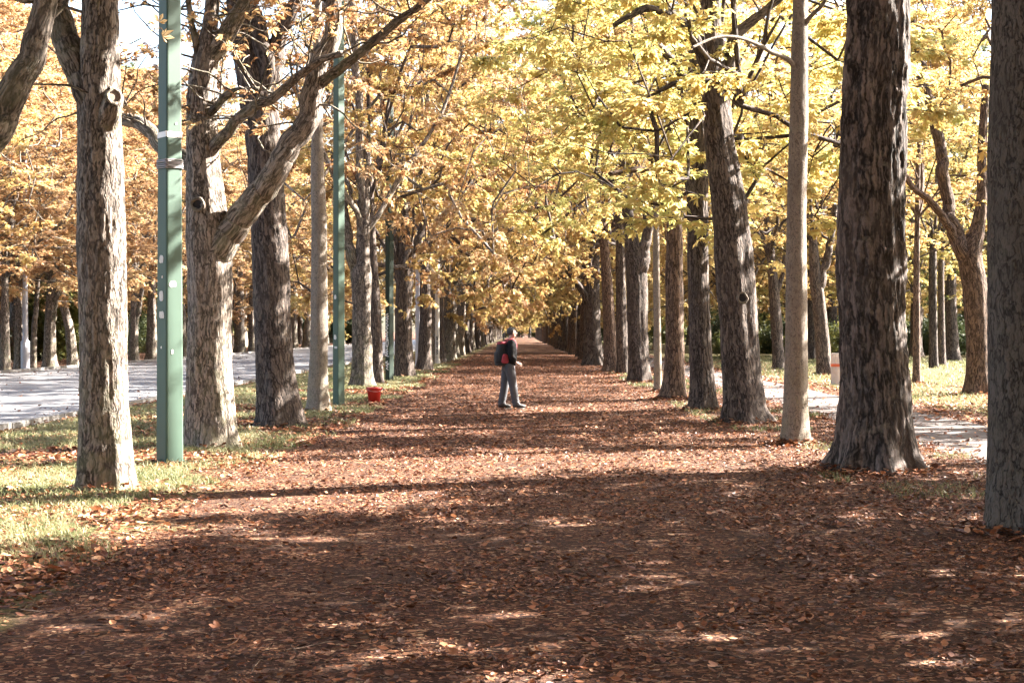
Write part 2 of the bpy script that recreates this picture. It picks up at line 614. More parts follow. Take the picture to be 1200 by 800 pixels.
CROWNS = [crown(11, 5.6, 10.8, -0.9, 250, 112, 0.122),
          crown(12, 5.3, 11.8, -0.6, 240, 108, 0.118, limbs=4),
          crown(13, 5.8, 10.4, -1.3, 255, 106, 0.126, limbs=6),
          crown(14, 5.0, 11.3, 0.0, 205, 100, 0.118, limbs=5),
          crown(15, 5.3, 10.4, -0.7, 180, 96, 0.122, limbs=5)]
HIGH = [crown(21, 5.6, 8.5, -0.3, 220, 66, 0.17, limbs=6, low_hole=0.0),
        crown(22, 5.2, 8.0, 0.0, 200, 66, 0.165, limbs=5, low_hole=0.0)]
LOWC = crown(31, 3.6, 5.6, -0.6, 142, 56, 0.19, limbs=6, low_hole=0.1)
DRAPE = crown(33, 4.4, 6.5, -1.5, 120, 62, 0.175, limbs=6, low_hole=0.2)


def bark_disp(seed, flute=0.10, ridge=0.014, flare=0.35, lobes=5, bulge=0.05, fz=0.45):
    rs = np.random.default_rng(seed)
    ph = rs.uniform(0, 2 * PI, 3)

    def f(TH, SS, RR):
        c, s = np.cos(TH), np.sin(TH)
        n1 = vnoise(np.stack([c * 2.1 + 9, s * 2.1 + 9, SS * fz + seed], -1), seed) - 0.5
        n2 = 1 - np.abs(vnoise(np.stack([c * RR * 17 + 5, s * RR * 17 + 5, SS * 3.2], -1), seed + 3) * 2 - 1)
        n4 = 1 - np.abs(vnoise(np.stack([c * RR * 34 + 5, s * RR * 34 + 5, SS * 8.5], -1), seed + 4) * 2 - 1)
        n3 = vnoise(np.stack([c * 1.1, s * 1.1, SS * 1.6], -1), seed + 7) - 0.5
        lob = 0.5 + 0.5 * np.cos(lobes * TH + ph[0] + 0.5 * np.sin(TH + ph[1]))
        fl = flare * 1.6 * np.exp(-SS / 0.24) * (0.25 + 1.0 * lob ** 1.5) + 0.12 * np.exp(-SS / 0.8)
        return RR * (flute * 2 * n1 + bulge * 2 * n3 + fl) + ridge * (n2 * 1.3 + n4 * 0.7 - 1.0)
    return f


TRUNKS = []
for k in range(6):
    rg = np.random.default_rng(50 + k)
    hh = 4.2
    zz = np.linspace(-0.1, hh, 7)
    pp = np.stack([np.cumsum(rg.normal(0, 0.06, 7)) * (zz / hh), np.cumsum(rg.normal(0, 0.06, 7)) * (zz / hh), zz], 1)
    pp[:, :2] -= pp[-1:, :2] * (zz / hh)[:, None] * 0.9
    rr = np.interp(zz, [0, 0.8, hh * 0.85, hh], [0.33, 0.29, 0.25, 0.17])
    p2, r2 = resample(pp, rr, 0.12)
    mb = MB()
    mb.add(*tube(p2, r2, 28, bark_disp(60 + k, 0.12, 0.016, 0.35, 4 + k % 3, 0.08)))
    TRUNKS.append(mb.mesh('trunk', True, True))
THIN = []
for k in range(2):
    p2, r2 = resample([(0, 0, -0.1), (0.03, 0.0, 1.3), (-0.02, 0.04, 2.8), (0, 0, 4.2)], [0.14, 0.12, 0.11, 0.07], 0.12)
    mb = MB()
    mb.add(*tube(p2, r2, 18, bark_disp(80 + k, 0.05, 0.006, 0.3, 4, 0.04)))
    THIN.append(mb.mesh('trunk', True, True))

CLOSE = []


def generic(x, y, leafm, label, group, ci=None, ti=None, bark='bark_dark', s=1.0, name='chestnut_tree', rz=None, fork=3.8, thin=False, cs=1.0, cat='tree', sq=1.0, girth=1.0):
    """one tree = an empty with trunk, branches and crown; meshes are shared between copies"""
    rnd = random
    ci = rnd.randrange(5) if ci is None else ci
    ti = rnd.randrange(len(TRUNKS)) if ti is None else ti
    root = empty(name, (x, y, 0), rnd.uniform(0, 2 * PI) if rz is None else rz, s)
    tr = link('trunk', (THIN if thin else TRUNKS)[ti % (2 if thin else 6)], M[bark], root)
    tr.scale = (girth, girth, fork / 4.0)
    br = link('branches', CROWNS[ci][0], M[bark], root, (0, 0, fork - 0.1))
    cr = link('crown', CROWNS[ci][1], M[leafm], root, (0, 0, fork - 0.1))
    a = rnd.uniform(0, 2 * PI)
    for o in (br, cr):
        o.rotation_euler = (0, 0, a)
        o.scale = (cs, cs, cs * sq)
    return tag(root, label, cat, group)


def hero(label, group, by, path, limbs=(), bark='bark_dark', crown_mesh=None, leafm='leaf_orange', seed=1, flute=0.10, ridge=0.014, flare=0.3,
         lobes=5, bulge=0.04, seg=72, crown_s=1.0, name='chestnut_tree', crown_dz=0.0, crown_rz=None, d=None, knots=(), step=0.03, sq=1.0, crown_off=(0, 0), twigs=0):
    """a tree whose trunk follows the photograph: path = (px, py, width px); limbs = lists of (px, py, width px, metres behind the trunk)"""
    d = dep(by) if d is None else d
    r0 = max(path[0][2] / F * d / 2, 0.05)
    d += r0 * 0.6                                   # the base seen in front is the near side of the trunk
    root_p = at(path[0][0], path[0][1], d)
    root_p[2] = 0
    root = empty(name, root_p)
    k = 1.0
    pts = [at(px, py, d) - root_p for px, py, w in path]
    pts[0][2] = -0.06
    rad = [w / F * d / 2 for px, py, w in path]
    rad[0] = rad[1]
    p2, r2 = resample(pts, rad, step)
    mb = MB()
    mb.add(*tube(p2, r2, seg, bark_disp(seed, flute, ridge, flare, lobes, bulge)))
    link('trunk', mb.mesh('trunk', True, True), M[bark], root)
    limb_pts = []
    for i, lb in enumerate(limbs):
        lp = [at(px, py, d + dd) - root_p for px, py, w, dd in lb]
        lr = [w / F * d / 2 for px, py, w, dd in lb]
        p3, r3 = resample(lp, lr, max(step, 0.04))
        kk = np.minimum(1, np.arange(len(p3)) / 8.0)[:, None] * (r3 * 0.9)[:, None]
        p3 = p3 + kk * 1.2 * (np.stack([vnoise(p3 * 2.6 + 11 * q, seed + q) for q in range(3)], -1) - 0.5) + kk * 0.5 * (np.stack([vnoise(p3 * 7 + 11 * q, seed + q + 9) for q in range(3)], -1) - 0.5)
        limb_pts.append((p3, r3))
        mb = MB()
        mb.add(*tube(p3, r3, max(10, seg // 2), bark_disp(seed + 31 + i, flute * 0.6, ridge * 0.6, 0.0, 3, bulge * 0.8)))
        link('limb', mb.mesh('limb', True, True), M[bark], root)
    if twigs and limb_pts:
        rg = np.random.default_rng(seed + 500)
        mb = MB()
        lc, la = [], []
        for p3, r3 in limb_pts + [(p2[len(p2) // 2:], r2[len(p2) // 2:])]:
            for _ in range(int(twigs * (1 + len(p3) / 60))):
                j = int(rg.uniform(0.3, 1.0) * (len(p3) - 1))
                q = p3[j].copy()
                dr = rg.normal(0, 1, 3)
                dr[2] = abs(dr[2]) * 0.6
                dr /= np.linalg.norm(dr)
                ln = rg.uniform(0.5, 1.7)
                pp, rad_ = [q], [min(r3[j] * 0.5, 0.016)]
                n_ = int(ln / 0.16) + 2
                for t_ in range(n_):
                    dr = dr + rg.normal(0, 0.24, 3) + np.array([0, 0, 0.04])
                    dr /= np.linalg.norm(dr)
                    q = q + dr * 0.16
                    pp.append(q)
                    rad_.append(rad_[0] * (1 - (t_ + 1) / (n_ + 1)) + 0.003)
                    if t_ > n_ * 0.45 and rg.random() < 0.75:
                        for _k in range(rg.integers(1, 5)):
                            lc.append(q + rg.normal(0, 0.07, 3))
                            la.append(dr * 0.5 + rg.normal(0, 0.7, 3) * np.array([1, 1, 0.5]))
                v, q4, t4, b4 = tube(np.array(pp), np.array(rad_), 5)
                mb.add(v, q4, t4, b4)
        link('twigs', mb.mesh('twigs', True, True), M[bark], root)
        nl = np.stack([rg.normal(0, 0.45, len(lc)), rg.normal(0, 0.45, len(lc)), np.ones(len(lc))], -1)
        v, q4, tn = palm_leaves(rg, np.array(lc), np.array(la), nl, rg.uniform(0.6, 1.15, len(lc)) * 0.13)
        link('foliage', make_mesh('foliage', v, q4, None, False, {'tint': tn}), M[leafm], root)
    for px, py, rp, nx, *kd in knots:
        c = at(px, py, d) - root_p
        zc = np.argmin(np.abs(p2[:, 2] - c[2]))
        rr = r2[zc]
        ax = p2[zc]
        off = np.clip((c[0] - ax[0]) / rr, -0.95, 0.95)
        nrm = np.array([off, -math.sqrt(1 - off * off), 0.1])
        ctr = np.array([ax[0], ax[1], c[2]]) + nrm * rr * 1.15
        if kd:                                            # on the end of a sawn-off stub
            nrm = np.array([0.5, -0.83, 0.25])
            ctr = at(px, py, d + kd[0]) - root_p
        r = rp / F * d
        u = np.cross(nrm, [0, 0, 1.0])
        u /= np.linalg.norm(u)
        w = np.cross(u, nrm)
        th = np.linspace(0, 2 * PI, 25)[:-1]
        ring = [(ctr + (u * math.cos(a) * 0.95 + w * math.sin(a)) * r) for a in th]
        ring.append(ring[0])
        mb = MB()
        v, q, t, b = tube(np.array(ring), np.full(25, r * 0.26), 10, cap=False)
        v = v + np.stack([vnoise(v * 22 + 7 * q, 5 + q) - 0.5 for q in range(3)], -1) * r * 0.4
        mb.add(v, q, t, b)
        kn = link('knot', mb.mesh('knot', True, True), M['bark_pale'], root)
        hv = [ctr + nrm * r * 0.05] + [(ctr + (u * math.cos(a) * 0.95 + w * math.sin(a)) * r * 0.85) - nrm * r * 0.02 for a in th]
        mb = MB()
        mb.add(np.array(hv), None, [[0, i + 1, (i + 1) % 24 + 1] for i in range(24)])
        link('hollow', mb.mesh('hollow', False, True), M['hollow'] if nx else M['cut_wood'], kn)
    if crown_mesh is not None:
        c = p2[-1] + np.array([crown_off[0], crown_off[1], crown_dz])
        a = random.uniform(0, 2 * PI) if crown_rz is None else crown_rz
        for nm, me, mm in (('branches', crown_mesh[0], M[bark]), ('crown', crown_mesh[1], M[leafm])):
            o = link(nm, me, mm, root, c)
            o.rotation_euler = (0, 0, a)
            o.scale = (crown_s, crown_s, crown_s * sq)
    return tag(root, label, 'tree', group)


M['cut_wood'] = plain('sawn wood', (0.24, 0.19, 0.14), 0.9, var=0.3, scale=30)
M['hollow'] = plain('dark knot hollow', (0.012, 0.009, 0.008), 1.0)  # near-black colour paints the shade inside a knot hole on a flat disc
random.seed(7)

GL = 'chestnut trees of the left avenue row'
GR = 'chestnut trees of the right avenue row'

# -- left row, nearest first
hero('grey limb curving in at the top left corner from a trunk outside the picture', GL, 650,
     [(-70, 660, 80), (-68, 560, 70), (-66, 400, 64), (-60, 260, 62), (-58, 180, 50), (-70, 60, 44), (-80, -160, 36), (-80, -300, 34)],
     [[(-58, 235, 48, 0), (-30, 180, 40, 0), (2, 138, 36, 0), (28, 100, 32, 0), (45, 58, 29, 0), (54, 0, 26, 0), (58, -70, 24, 0), (75, -200, 18, 0)]],
     'bark_moss', HIGH[0], 'leaf_orange', 3, twigs=3, d=11.6)
hero('mossy grey trunk with a pale pruned knot, nearest one on the left grass', GL, 577,
     [(124, 580, 62), (123, 540, 56), (121, 405, 53), (118, 270, 56), (118, 190, 52), (116, 100, 47), (118, 40, 42), (118, 0, 39), (116, -100, 36), (118, -220, 33)],
     [[(116, 135, 30, 0), (98, 100, 34, 0), (84, 66, 32, 0.0), (74, 30, 28, 0.1), (66, 0, 24, 0.15), (50, -50, 20, 0.2), (20, -150, 14, 0.2)],
      [(122, 150, 22, -0.1), (130, 128, 22, -0.22), (134, 114, 19, -0.30)]],
     'bark_moss', HIGH[1], 'leaf_orange', 5, 0.08, 0.016, 0.22, 5, 0.06, twigs=3, seg=96, knots=((134, 113, 8.5, False, -0.36),), step=0.022)
hero('sunlit forked trunk with dark knot hole and thick limb slanting right, behind big green post', GL, 526,
     [(249, 530, 58), (248, 500, 54), (245, 400, 49), (245, 320, 50), (243, 275, 48), (238, 200, 38), (236, 120, 33), (240, 75, 30), (246, 34, 18), (250, -20, 15), (252, -140, 12)],
     [[(246, 300, 40, 0), (262, 276, 33, -0.05), (280, 257, 31, -0.1), (338, 182, 27, -0.3), (368, 111, 24, -0.4), (388, 34, 20, -0.5), (394, -10, 17, -0.5), (410, -150, 10, -0.6)],
      [(366, 116, 12, -0.4), (376, 97, 11, -0.5), (400, 77, 10, -0.7), (450, 38, 9, -1.0), (506, -2, 7, -1.3), (560, -40, 5, -1.6)],
      [(240, 185, 14, 0), (257, 165, 12, -0.2), (287, 132, 11, -0.4), (331, 108, 10, -0.6), (368, 74, 8, -0.8), (400, 62, 6, -1.0)],
      [(238, 140, 10, 0), (253, 125, 8, -0.2), (270, 108, 8, -0.3), (304, 104, 6, -0.5)],
      [(240, 90, 22, 0), (252, 62, 21, 0), (264, 40, 20, -0.1), (290, -2, 17, -0.2), (320, -80, 10, -0.3)],
      [(238, 80, 8, 0), (231, 60, 7, -0.1), (222, 10, 6, -0.2), (216, -40, 5, -0.3)],
      [(236, 205, 22, 0.1), (214, 184, 19, 0.3), (188, 168, 17, 0.5), (152, 140, 15, 0.8), (110, 110, 12, 1.2), (70, 60, 9, 1.6)]],
     'bark_moss', HIGH[0], 'leaf_orange', 8, 0.09, 0.015, 0.28, 5, 0.05, twigs=7, seg=88, knots=((237, 244, 7.5, True),), step=0.025, crown_dz=0.6, crown_s=0.9)
hero('dark brown trunk leaning left to a fork, just left of the slim pale grey trunk', GL, 501,
     [(327, 505, 50), (326, 480, 45), (322, 440, 42), (319, 380, 41), (316, 300, 41), (311, 200, 40), (304, 120, 42), (292, 70, 32), (285, 30, 30), (278, -40, 26), (272, -140, 18)],
     [[(306, 120, 26, 0), (311, 70, 20, -0.1), (305, 30, 18, -0.1), (297, -2, 16, -0.1), (292, -80, 10, 0)],
      [(309, 125, 24, 0), (320, 80, 20, 0), (333, 44, 17, 0), (351, 0, 14, 0), (380, -60, 9, 0)]],
     'bark_dark', HIGH[1], 'leaf_orange', 11, 0.10, 0.015, 0.3, 4, 0.05, twigs=7, crown_dz=0.4)
hero('slim straight pale grey trunk just left of the middle green post', GL, 484,
     [(373, 487, 26), (373, 460, 22), (374, 380, 20), (374, 270, 18), (372, 190, 15), (372, 130, 12), (372, 40, 9), (374, -30, 7)],
     (), 'bark_pale', HIGH[1], 'leaf_orange', 14, 0.05, 0.006, 0.3, 4, 0.03, seg=40, crown_s=0.75, name='young_tree', step=0.05)
hero('grey double-stemmed trunk on the grass right behind the red bucket', GL, 454,
     [(425, 456, 26), (425, 430, 23), (424, 370, 22), (424, 320, 23), (425, 300, 16), (426, 240, 13), (428, 170, 10)],
     [[(423, 335, 14, 0), (411, 305, 12, 0), (406, 270, 10, 0), (402, 220, 8, 0)]],
     'bark_moss', CROWNS[1], 'leaf_orange', 17, 0.1, 0.014, 0.3, 4, 0.05, seg=44, step=0.06, crown_dz=-2.6, sq=1.35)
hero('narrow grey trunk squeezed between the double-stemmed trunk and the graffiti-marked post', GL, 451,
     [(443, 453, 15), (442, 430, 13), (440, 370, 12), (437, 320, 12), (434, 250, 10), (432, 190, 8)],
     (), 'bark_dark', CROWNS[3], 'leaf_gold', 19, 0.08, 0.012, 0.3, 4, 0.05, seg=36, step=0.06, crown_dz=-1.2, crown_s=0.8, sq=1.35)
hero('broad dark trunk with low limbs directly right of the graffiti-marked post', GL, 443,
     [(473, 445, 23), (473, 425, 20), (472, 370, 19), (474, 330, 19), (474, 300, 16), (472, 240, 11)],
     [[(474, 330, 12, 0), (484, 300, 10, 0), (492, 275, 8, 0), (502, 240, 6, 0)], [(472, 335, 12, 0), (464, 300, 10, 0), (461, 260, 8, 0)]],
     'bark_dark', CROWNS[0], 'leaf_gold', 21, 0.12, 0.016, 0.35, 5, 0.06, seg=44, step=0.07, crown_dz=-2.6, sq=1.35)
# -- right row
hero('massive grey trunk with small plated bark cut by the right edge of the picture', GR, 626,
     [(1204, 632, 92), (1204, 580, 88), (1204, 480, 86), (1204, 380, 88), (1204, 250, 90), (1205, 120, 88), (1206, 0, 84), (1206, -150, 76), (1206, -330, 68), (1206, -720, 46)],
     (), 'bark_plate', HIGH[0], 'leaf_gold', 23, 0.03, 0.008, 0.12, 6, 0.03, seg=110, step=0.02, crown_dz=0.8)
hero('thickest trunk of the right row, deeply furrowed with flaring roots', GR, 553,
     [(1029, 560, 82), (1029, 540, 78), (1029, 480, 74), (1025, 400, 71), (1023, 300, 72), (1022, 200, 73), (1023, 130, 75), (1028, 0, 72), (1030, -120, 66), (1030, -260, 58), (1028, -500, 44)],
     (), 'bark_rough', HIGH[1], 'leaf_yellow', 26, 0.20, 0.028, 0.46, 6, 0.07, seg=120, step=0.022, crown_dz=0.6)
hero('slender smooth pale trunk standing just left of the thickest furrowed trunk', GR, 522,
     [(932, 526, 30), (932, 505, 27), (933, 400, 25), (933, 320, 24), (933, 270, 22), (936, 150, 21), (937, 60, 19), (938, 0, 17), (938, -100, 14), (938, -200, 12), (938, -420, 8)],
     [[(936, 90, 7, 0), (925, 71, 6, -0.1), (905, 62, 5, -0.3), (872, 46, 4, -0.7), (842, 43, 3, -1.0), (810, 56, 2.5, -1.3)],
      [(938, 40, 6, 0), (947, 22, 5, -0.1), (966, 2, 4, -0.3), (985, -40, 3, -0.5)]],
     'bark_pale', HIGH[1], 'leaf_yellow', 29, 0.04, 0.005, 0.25, 4, 0.03, seg=48, step=0.035, crown_s=0.8, crown_dz=0.5, name='young_tree')
hero('dark knotted trunk with wide flaring foot leaning left, just left of the slender pale trunk', GR, 496,
     [(873, 501, 46), (871, 480, 42), (869, 440, 42), (864, 360, 43), (860, 300, 42), (856, 250, 40), (849, 200, 37), (843, 160, 34), (836, 80, 28), (832, 0, 22), (830, -60, 18)],
     [[(840, 130, 18, 0), (850, 80, 15, 0), (868, 40, 13, 0), (905, 6, 9, -0.1), (940, -30, 6, -0.2)],
      [(838, 110, 16, 0), (822, 60, 13, -0.2), (800, 25, 11, -0.5), (760, 10, 8, -0.9), (720, 30, 5, -1.3)]],
     'bark_dark', DRAPE, 'leaf_yellow', 32, 0.12, 0.016, 0.42, 5, 0.07, seg=72, crown_dz=-2.9, crown_off=(0.5, -0.5), knots=((866, 352, 6, True),), crown_s=0.95)
hero('straight dark trunk immediately left of the leaning knotted trunk in the right row', GR, 481,
     [(824, 485, 31), (824, 465, 28), (821, 400, 26), (818, 300, 25), (817, 200, 25), (816, 130, 21), (815, 60, 16)],
     [[(816, 150, 12, 0), (800, 90, 10, -0.3), (770, 55, 8, -0.8), (725, 60, 5, -1.4)]],
     'bark_dark', DRAPE, 'leaf_yellow', 35, 0.10, 0.015, 0.3, 5, 0.05, seg=60, crown_dz=-2.3, step=0.04, crown_s=1.0, crown_off=(0.5, 0.6))
hero('brown trunk with a sunlit right flank beside a thin pale sapling of the right row', GR, 468,
     [(789, 471, 27), (789, 455, 24), (790, 400, 20), (790, 330, 20), (790, 260, 18), (790, 200, 14), (788, 120, 10)],
     [[(790, 260, 11, 0), (775, 220, 9, -0.3), (750, 200, 7, -0.8), (715, 205, 5, -1.2)]],
     'bark_brown', CROWNS[1], 'leaf_yellow', 38, 0.10, 0.014, 0.4, 5, 0.06, seg=52, crown_dz=-2.0, step=0.05, crown_s=0.8)
hero('thin pale sapling stem with no low branches in the right row', GR, 460,
     [(771, 462, 10), (771, 440, 8.5), (770, 380, 8), (769, 320, 7.5), (769, 260, 6.5), (768, 200, 5)],
     (), 'bark_pale', CROWNS[3], 'leaf_gold', 41, 0.05, 0.005, 0.2, 4, 0.05, seg=28, crown_dz=-0.8, step=0.06, crown_s=0.6, name='young_tree')
hero('stout dark trunk forking at half height, right of the path beyond the thin sapling', GR, 448,
     [(749, 450, 27), (749, 435, 24), (747, 380, 23), (746, 330, 24), (744, 310, 22), (738, 270, 14), (732, 220, 11), (728, 170, 8)],
     [[(747, 330, 16, 0), (755, 300, 13, 0), (760, 260, 11, 0), (764, 210, 8, 0)]],
     'bark_dark', CROWNS[2], 'leaf_yellow', 44, 0.12, 0.015, 0.3, 5, 0.06, seg=48, crown_dz=-1.5, step=0.06, crown_s=0.85, sq=1.35)
hero('nearly black trunk half hidden behind the stout forked one in the right row', GR, 439,
     [(729, 441, 13), (729, 420, 12), (728, 370, 12), (727, 310, 11), (726, 250, 9)],
     (), 'bark_dark', CROWNS[1], 'leaf_gold', 47, 0.12, 0.015, 0.3, 5, 0.06, seg=40, crown_dz=-0.6, step=0.08, crown_s=0.8, sq=1.35)
hero('brown trunk with a sunlit edge tilting left, right row, beyond the nearly black trunk', GR, 435,
     [(716, 437, 17), (716, 425, 15), (714, 380, 13), (711, 330, 13), (708, 290, 11), (704, 250, 9)],
     (), 'bark_brown', CROWNS[4], 'leaf_gold', 50, 0.12, 0.015, 0.35, 5, 0.08, seg=40, crown_dz=-1.2, step=0.08, sq=1.35)
hero('broad dark trunk of several fused stems with a limb bending over the path', GR, 428,
     [(695, 430, 22), (695, 420, 19), (694, 380, 18), (694, 345, 18), (696, 310, 13), (698, 260, 9)],
     [[(694, 350, 11, 0), (688, 320, 10, 0), (682, 280, 8, 0), (678, 240, 6, 0)],
      [(692, 360, 8, 0), (678, 335, 7, -0.5), (666, 315, 6, -1), (660, 290, 4.5, -1.5), (640, 262, 3.5, -2)]],
     'bark_dark', CROWNS[0], 'leaf_gold', 53, 0.16, 0.016, 0.3, 6, 0.07, seg=40, crown_dz=-1.5, step=0.08, sq=1.35)

# -- park trees right of the gravel path
GP = 'trees in the park right of the gravel path'
hero('big trunk on the lawn with a long bare limb sloping up to the left', GP, 463,
     [(1146, 466, 29), (1146, 450, 26), (1146, 400, 26), (1142, 340, 27), (1137, 300, 27), (1145, 270, 16), (1151, 230, 12), (1151, 180, 10), (1155, 100, 8)],
     [[(1136, 312, 18, 0), (1122, 275, 15, 0), (1114, 250, 14, 0), (1097, 149, 12.5, -0.2), (1070, 44, 10.5, -0.4), (1055, -40, 8, -0.5)],
      [(1120, 285, 11, 0), (1105, 255, 9, -0.2), (1092, 240, 8, -0.3), (1072, 222, 6.5, -0.5), (1050, 190, 6, -0.8)]],
     'bark_brown', CROWNS[0], 'leaf_gold', 56, 0.10, 0.014, 0.3, 5, 0.05, seg=52, crown_dz=0.2, step=0.05, crown_off=(2.0, 2.5), crown_s=0.8)
hero('dark trunk splitting low into two, left of the pale bin with an orange band', GP, 440,
     [(966, 443, 20), (966, 430, 17), (963, 390, 15), (959, 350, 15), (956, 328, 15), (953, 290, 10), (950, 250, 8)],
     [[(958, 345, 11, 0), (968, 310, 9, 0), (975, 275, 8, 0), (980, 240, 6, 0)]],
     'bark_dark', CROWNS[3], 'leaf_gold', 59, 0.08, 0.014, 0.3, 4, 0.05, seg=40, crown_dz=-1.0, step=0.08)
hero('slim dark trunk with small side branch beyond the gravel path, right of the knotted trunk', GP, 433,
     [(912, 435, 15), (912, 420, 13), (910, 380, 12), (907, 340, 12), (904, 310, 10), (902, 270, 8)],
     [[(909, 345, 6, 0), (917, 325, 5, 0), (920, 300, 4, 0)]],
     'bark_dark', CROWNS[1], 'leaf_gold', 62, 0.08, 0.014, 0.3, 4, 0.05, seg=36, crown_dz=-1.2, step=0.08)
hero('thin straight brown stem on the lawn just right of the thickest furrowed trunk', GP, 450,
     [(1074, 452, 9.5), (1074, 430, 8.5), (1074, 380, 8), (1074, 330, 7.5), (1075, 250, 6), (1076, 180, 5)],
     (), 'bark_brown', CROWNS[4], 'leaf_gold', 65, 0.06, 0.008, 0.2, 4, 0.05, seg=28, crown_dz=-2.0, step=0.06, crown_s=0.7, name='young_tree')
for (px, by, w, lab) in ((1094, 431, 10, 'grey trunk far out on the sunny lawn, the lighter of a close pair'), (1104, 428, 8, 'dark trunk far out on the sunny lawn, the thinner of a close pair'),
                         (951, 421, 8, 'dark trunk peeping out behind the low-splitting trunk left of the pale bin')):
    hero(lab, GP, by, [(px, by + 2, w * 1.1), (px, by - 8, w), (px - 1, 350, w * 0.9), (px - 1, 310, w * 0.85), (px, 270, w * 0.6)], (), 'bark_dark', CROWNS[px % 3], 'leaf_yellow', px, 0.08, 0.01, 0.2, 4, 0.05, seg=24, crown_dz=-0.6, step=0.1)

# -- the rest of the two avenue rows, running to the vanishing point
d = 60.0
k = 0
while d < 330:
    d += random.uniform(4.6, 7.2)
    near = d < 110
    generic(-4.15 + random.uniform(-0.22, 0.22), d, random.choice(['leaf_orange', 'leaf_gold', 'leaf_gold']),
            'grey trunk of the left avenue row in the run beyond the graffiti-marked post' if near else 'distant trunk of the left avenue row near the vanishing point',
            'left avenue trees beyond the posts' if near else 'distant left avenue trees', bark=random.choice(['bark_dark', 'bark_moss']), fork=random.uniform(3.9, 5.0), cs=random.uniform(0.95, 1.1), girth=0.88, sq=1.35 if d < 150 else 1.1)
d = 78.0
while d < 330:
    d += random.uniform(4.6, 7.0)
    near = d < 120
    generic(4.0 + random.uniform(-0.2, 0.2), d, random.choice(['leaf_yellow', 'leaf_gold', 'leaf_gold']),
            'dark trunk of the right avenue row in the run beyond the fused stems' if near else 'distant trunk of the right avenue row near the vanishing point',
            'right avenue trees beyond the fused stems' if near else 'distant right avenue trees', bark=random.choice(['bark_dark', 'bark_dark', 'bark_brown']), fork=random.uniform(3.9, 5.0), cs=random.uniform(0.95, 1.1), girth=0.88, sq=1.35 if d < 150 else 1.1)

for (x, y) in ((-7, 372), (-3.6, 366), (-0.9, 380), (2.6, 370), (5.4, 378), (8.5, 368), (-2.2, 392), (0.9, 398), (4.2, 394)):
    generic(x, y, 'leaf_gold', 'tree closing the far end of the avenue', 'trees closing the avenue', fork=2.6)
for x in (-3.4, -1.4, 0.2, 3.0, 4.6):
    CLOSE.append((x, 384))

# -- trees that shade the avenue from the right, beside the gravel path
CROWNS.append(LOWC)
for (x, y, fk, sc_) in ((9.6, 3.5, 3.2, 1.0), (9.8, 8.2, 3.2, 1.1), (9.5, 12.4, 3.2, 1.15), (10.4, 16.2, 3.3, 1.05), (10.4, 19.0, 3.8, 0.78), (12.3, 27.6, 3.7, 0.9), (13.4, 33.4, 3.8, 0.9)):
    generic(x, y, 'leaf_gold', 'chestnut tree in the row along the far side of the gravel path', 'trees along the far side of the gravel path', ci=5, fork=fk, s=sc_, sq=1.4 if y > 25 else 1.0)
for (x, y, ci) in ((11.6, 78, 1), (12.2, 90, 0), (12.0, 103, 1), (12.0, 118, 2), (12.0, 134, 4), (12.0, 150, 0), (12, 170, 2), (12, 190, 2)):
    generic(x, y, 'leaf_gold', 'chestnut tree in the row along the far side of the gravel path', 'trees along the far side of the gravel path', ci=ci, fork=3.9)
# -- the rows go on behind the viewer
for i in range(9):
    for sx, ci, fk in ((-4.3, i % 5, 4.8), (4.2, (i + 2) % 5, 4.8), (12.0, (i + 1) % 5, 3.6), (-21.4, (i + 3) % 5, 3.8)):
        generic(sx + random.uniform(-0.2, 0.2), 3.6 - i * 5.5 + random.uniform(-0.6, 0.6), 'leaf_gold', 'chestnut tree where the avenue begins, behind the viewer', 'avenue trees behind the viewer', ci=ci, fork=6.6 if i == 0 and abs(sx) < 5 else fk)

# -- row across the road on the left
GX = 'trees lining the far side of the road'
XR = [(6, 434, 'upright grey trunk across the road at the left edge of the picture', 11), (22, 432, 'dark trunk across the road standing behind the silver lamp post', 9), (39, 431, 'pale leaning trunk across the road just right of the silver lamp post', 7),
      (58, 430, 'forked trunk with sunlit side across the road, between silver lamp post and mossy trunk', 14), (85, 428, 'trunk across the road bending left, half hidden by the mossy near trunk', 11),
      (157, 424, 'short dark trunk across the road right of the mossy near trunk', 10), (178, 422, 'dark grey trunk across the road touching the left side of the near green post', 12),
      (281, 413, 'grey trunk across the road seen between the sunlit forked trunk and the dark leaning trunk', 12), (295, 412, 'dark narrow trunk across the road beside the dark leaning trunk', 8)]
for (px, by, lab, w) in XR:
    lean = {85: -14, 39: 5, 58: 2}.get(px, 0)
    lim = [[(px, 385, w * 0.7, 0), (px + 6, 355, w * 0.55, 0), (px + 9, 330, w * 0.45, 0)]] if px in (58, 157) else ()
    hero(lab, GX, by, [(px, by + 2, w * 1.15), (px, by - 8, w), (px + lean * 0.25, 385, w * 0.9), (px + lean * 0.7, 360, w * 0.8), (px + lean, 335, w * 0.7), (px + lean * 1.2, 300, w * 0.5)], lim, 'bark_moss', CROWNS[px % 5], 'leaf_orange',
         100 + px, 0.1, 0.014, 0.3, 4, 0.06, seg=28, step=0.1, crown_dz=-1.0)
for y in (38, 45, 52, 58, 98, 106, 128, 137, 147, 158, 170, 184, 200):
    generic(-21.4 + random.uniform(-0.4, 0.4), y, random.choice(['leaf_orange', 'leaf_orange', 'leaf_gold']), 'orange-leaved tree further along the far side of the road', 'trees further along the far side of the road', bark='bark_moss', fork=random.uniform(3.6, 4.4), s=1.0 if y < 90 else 1.35)

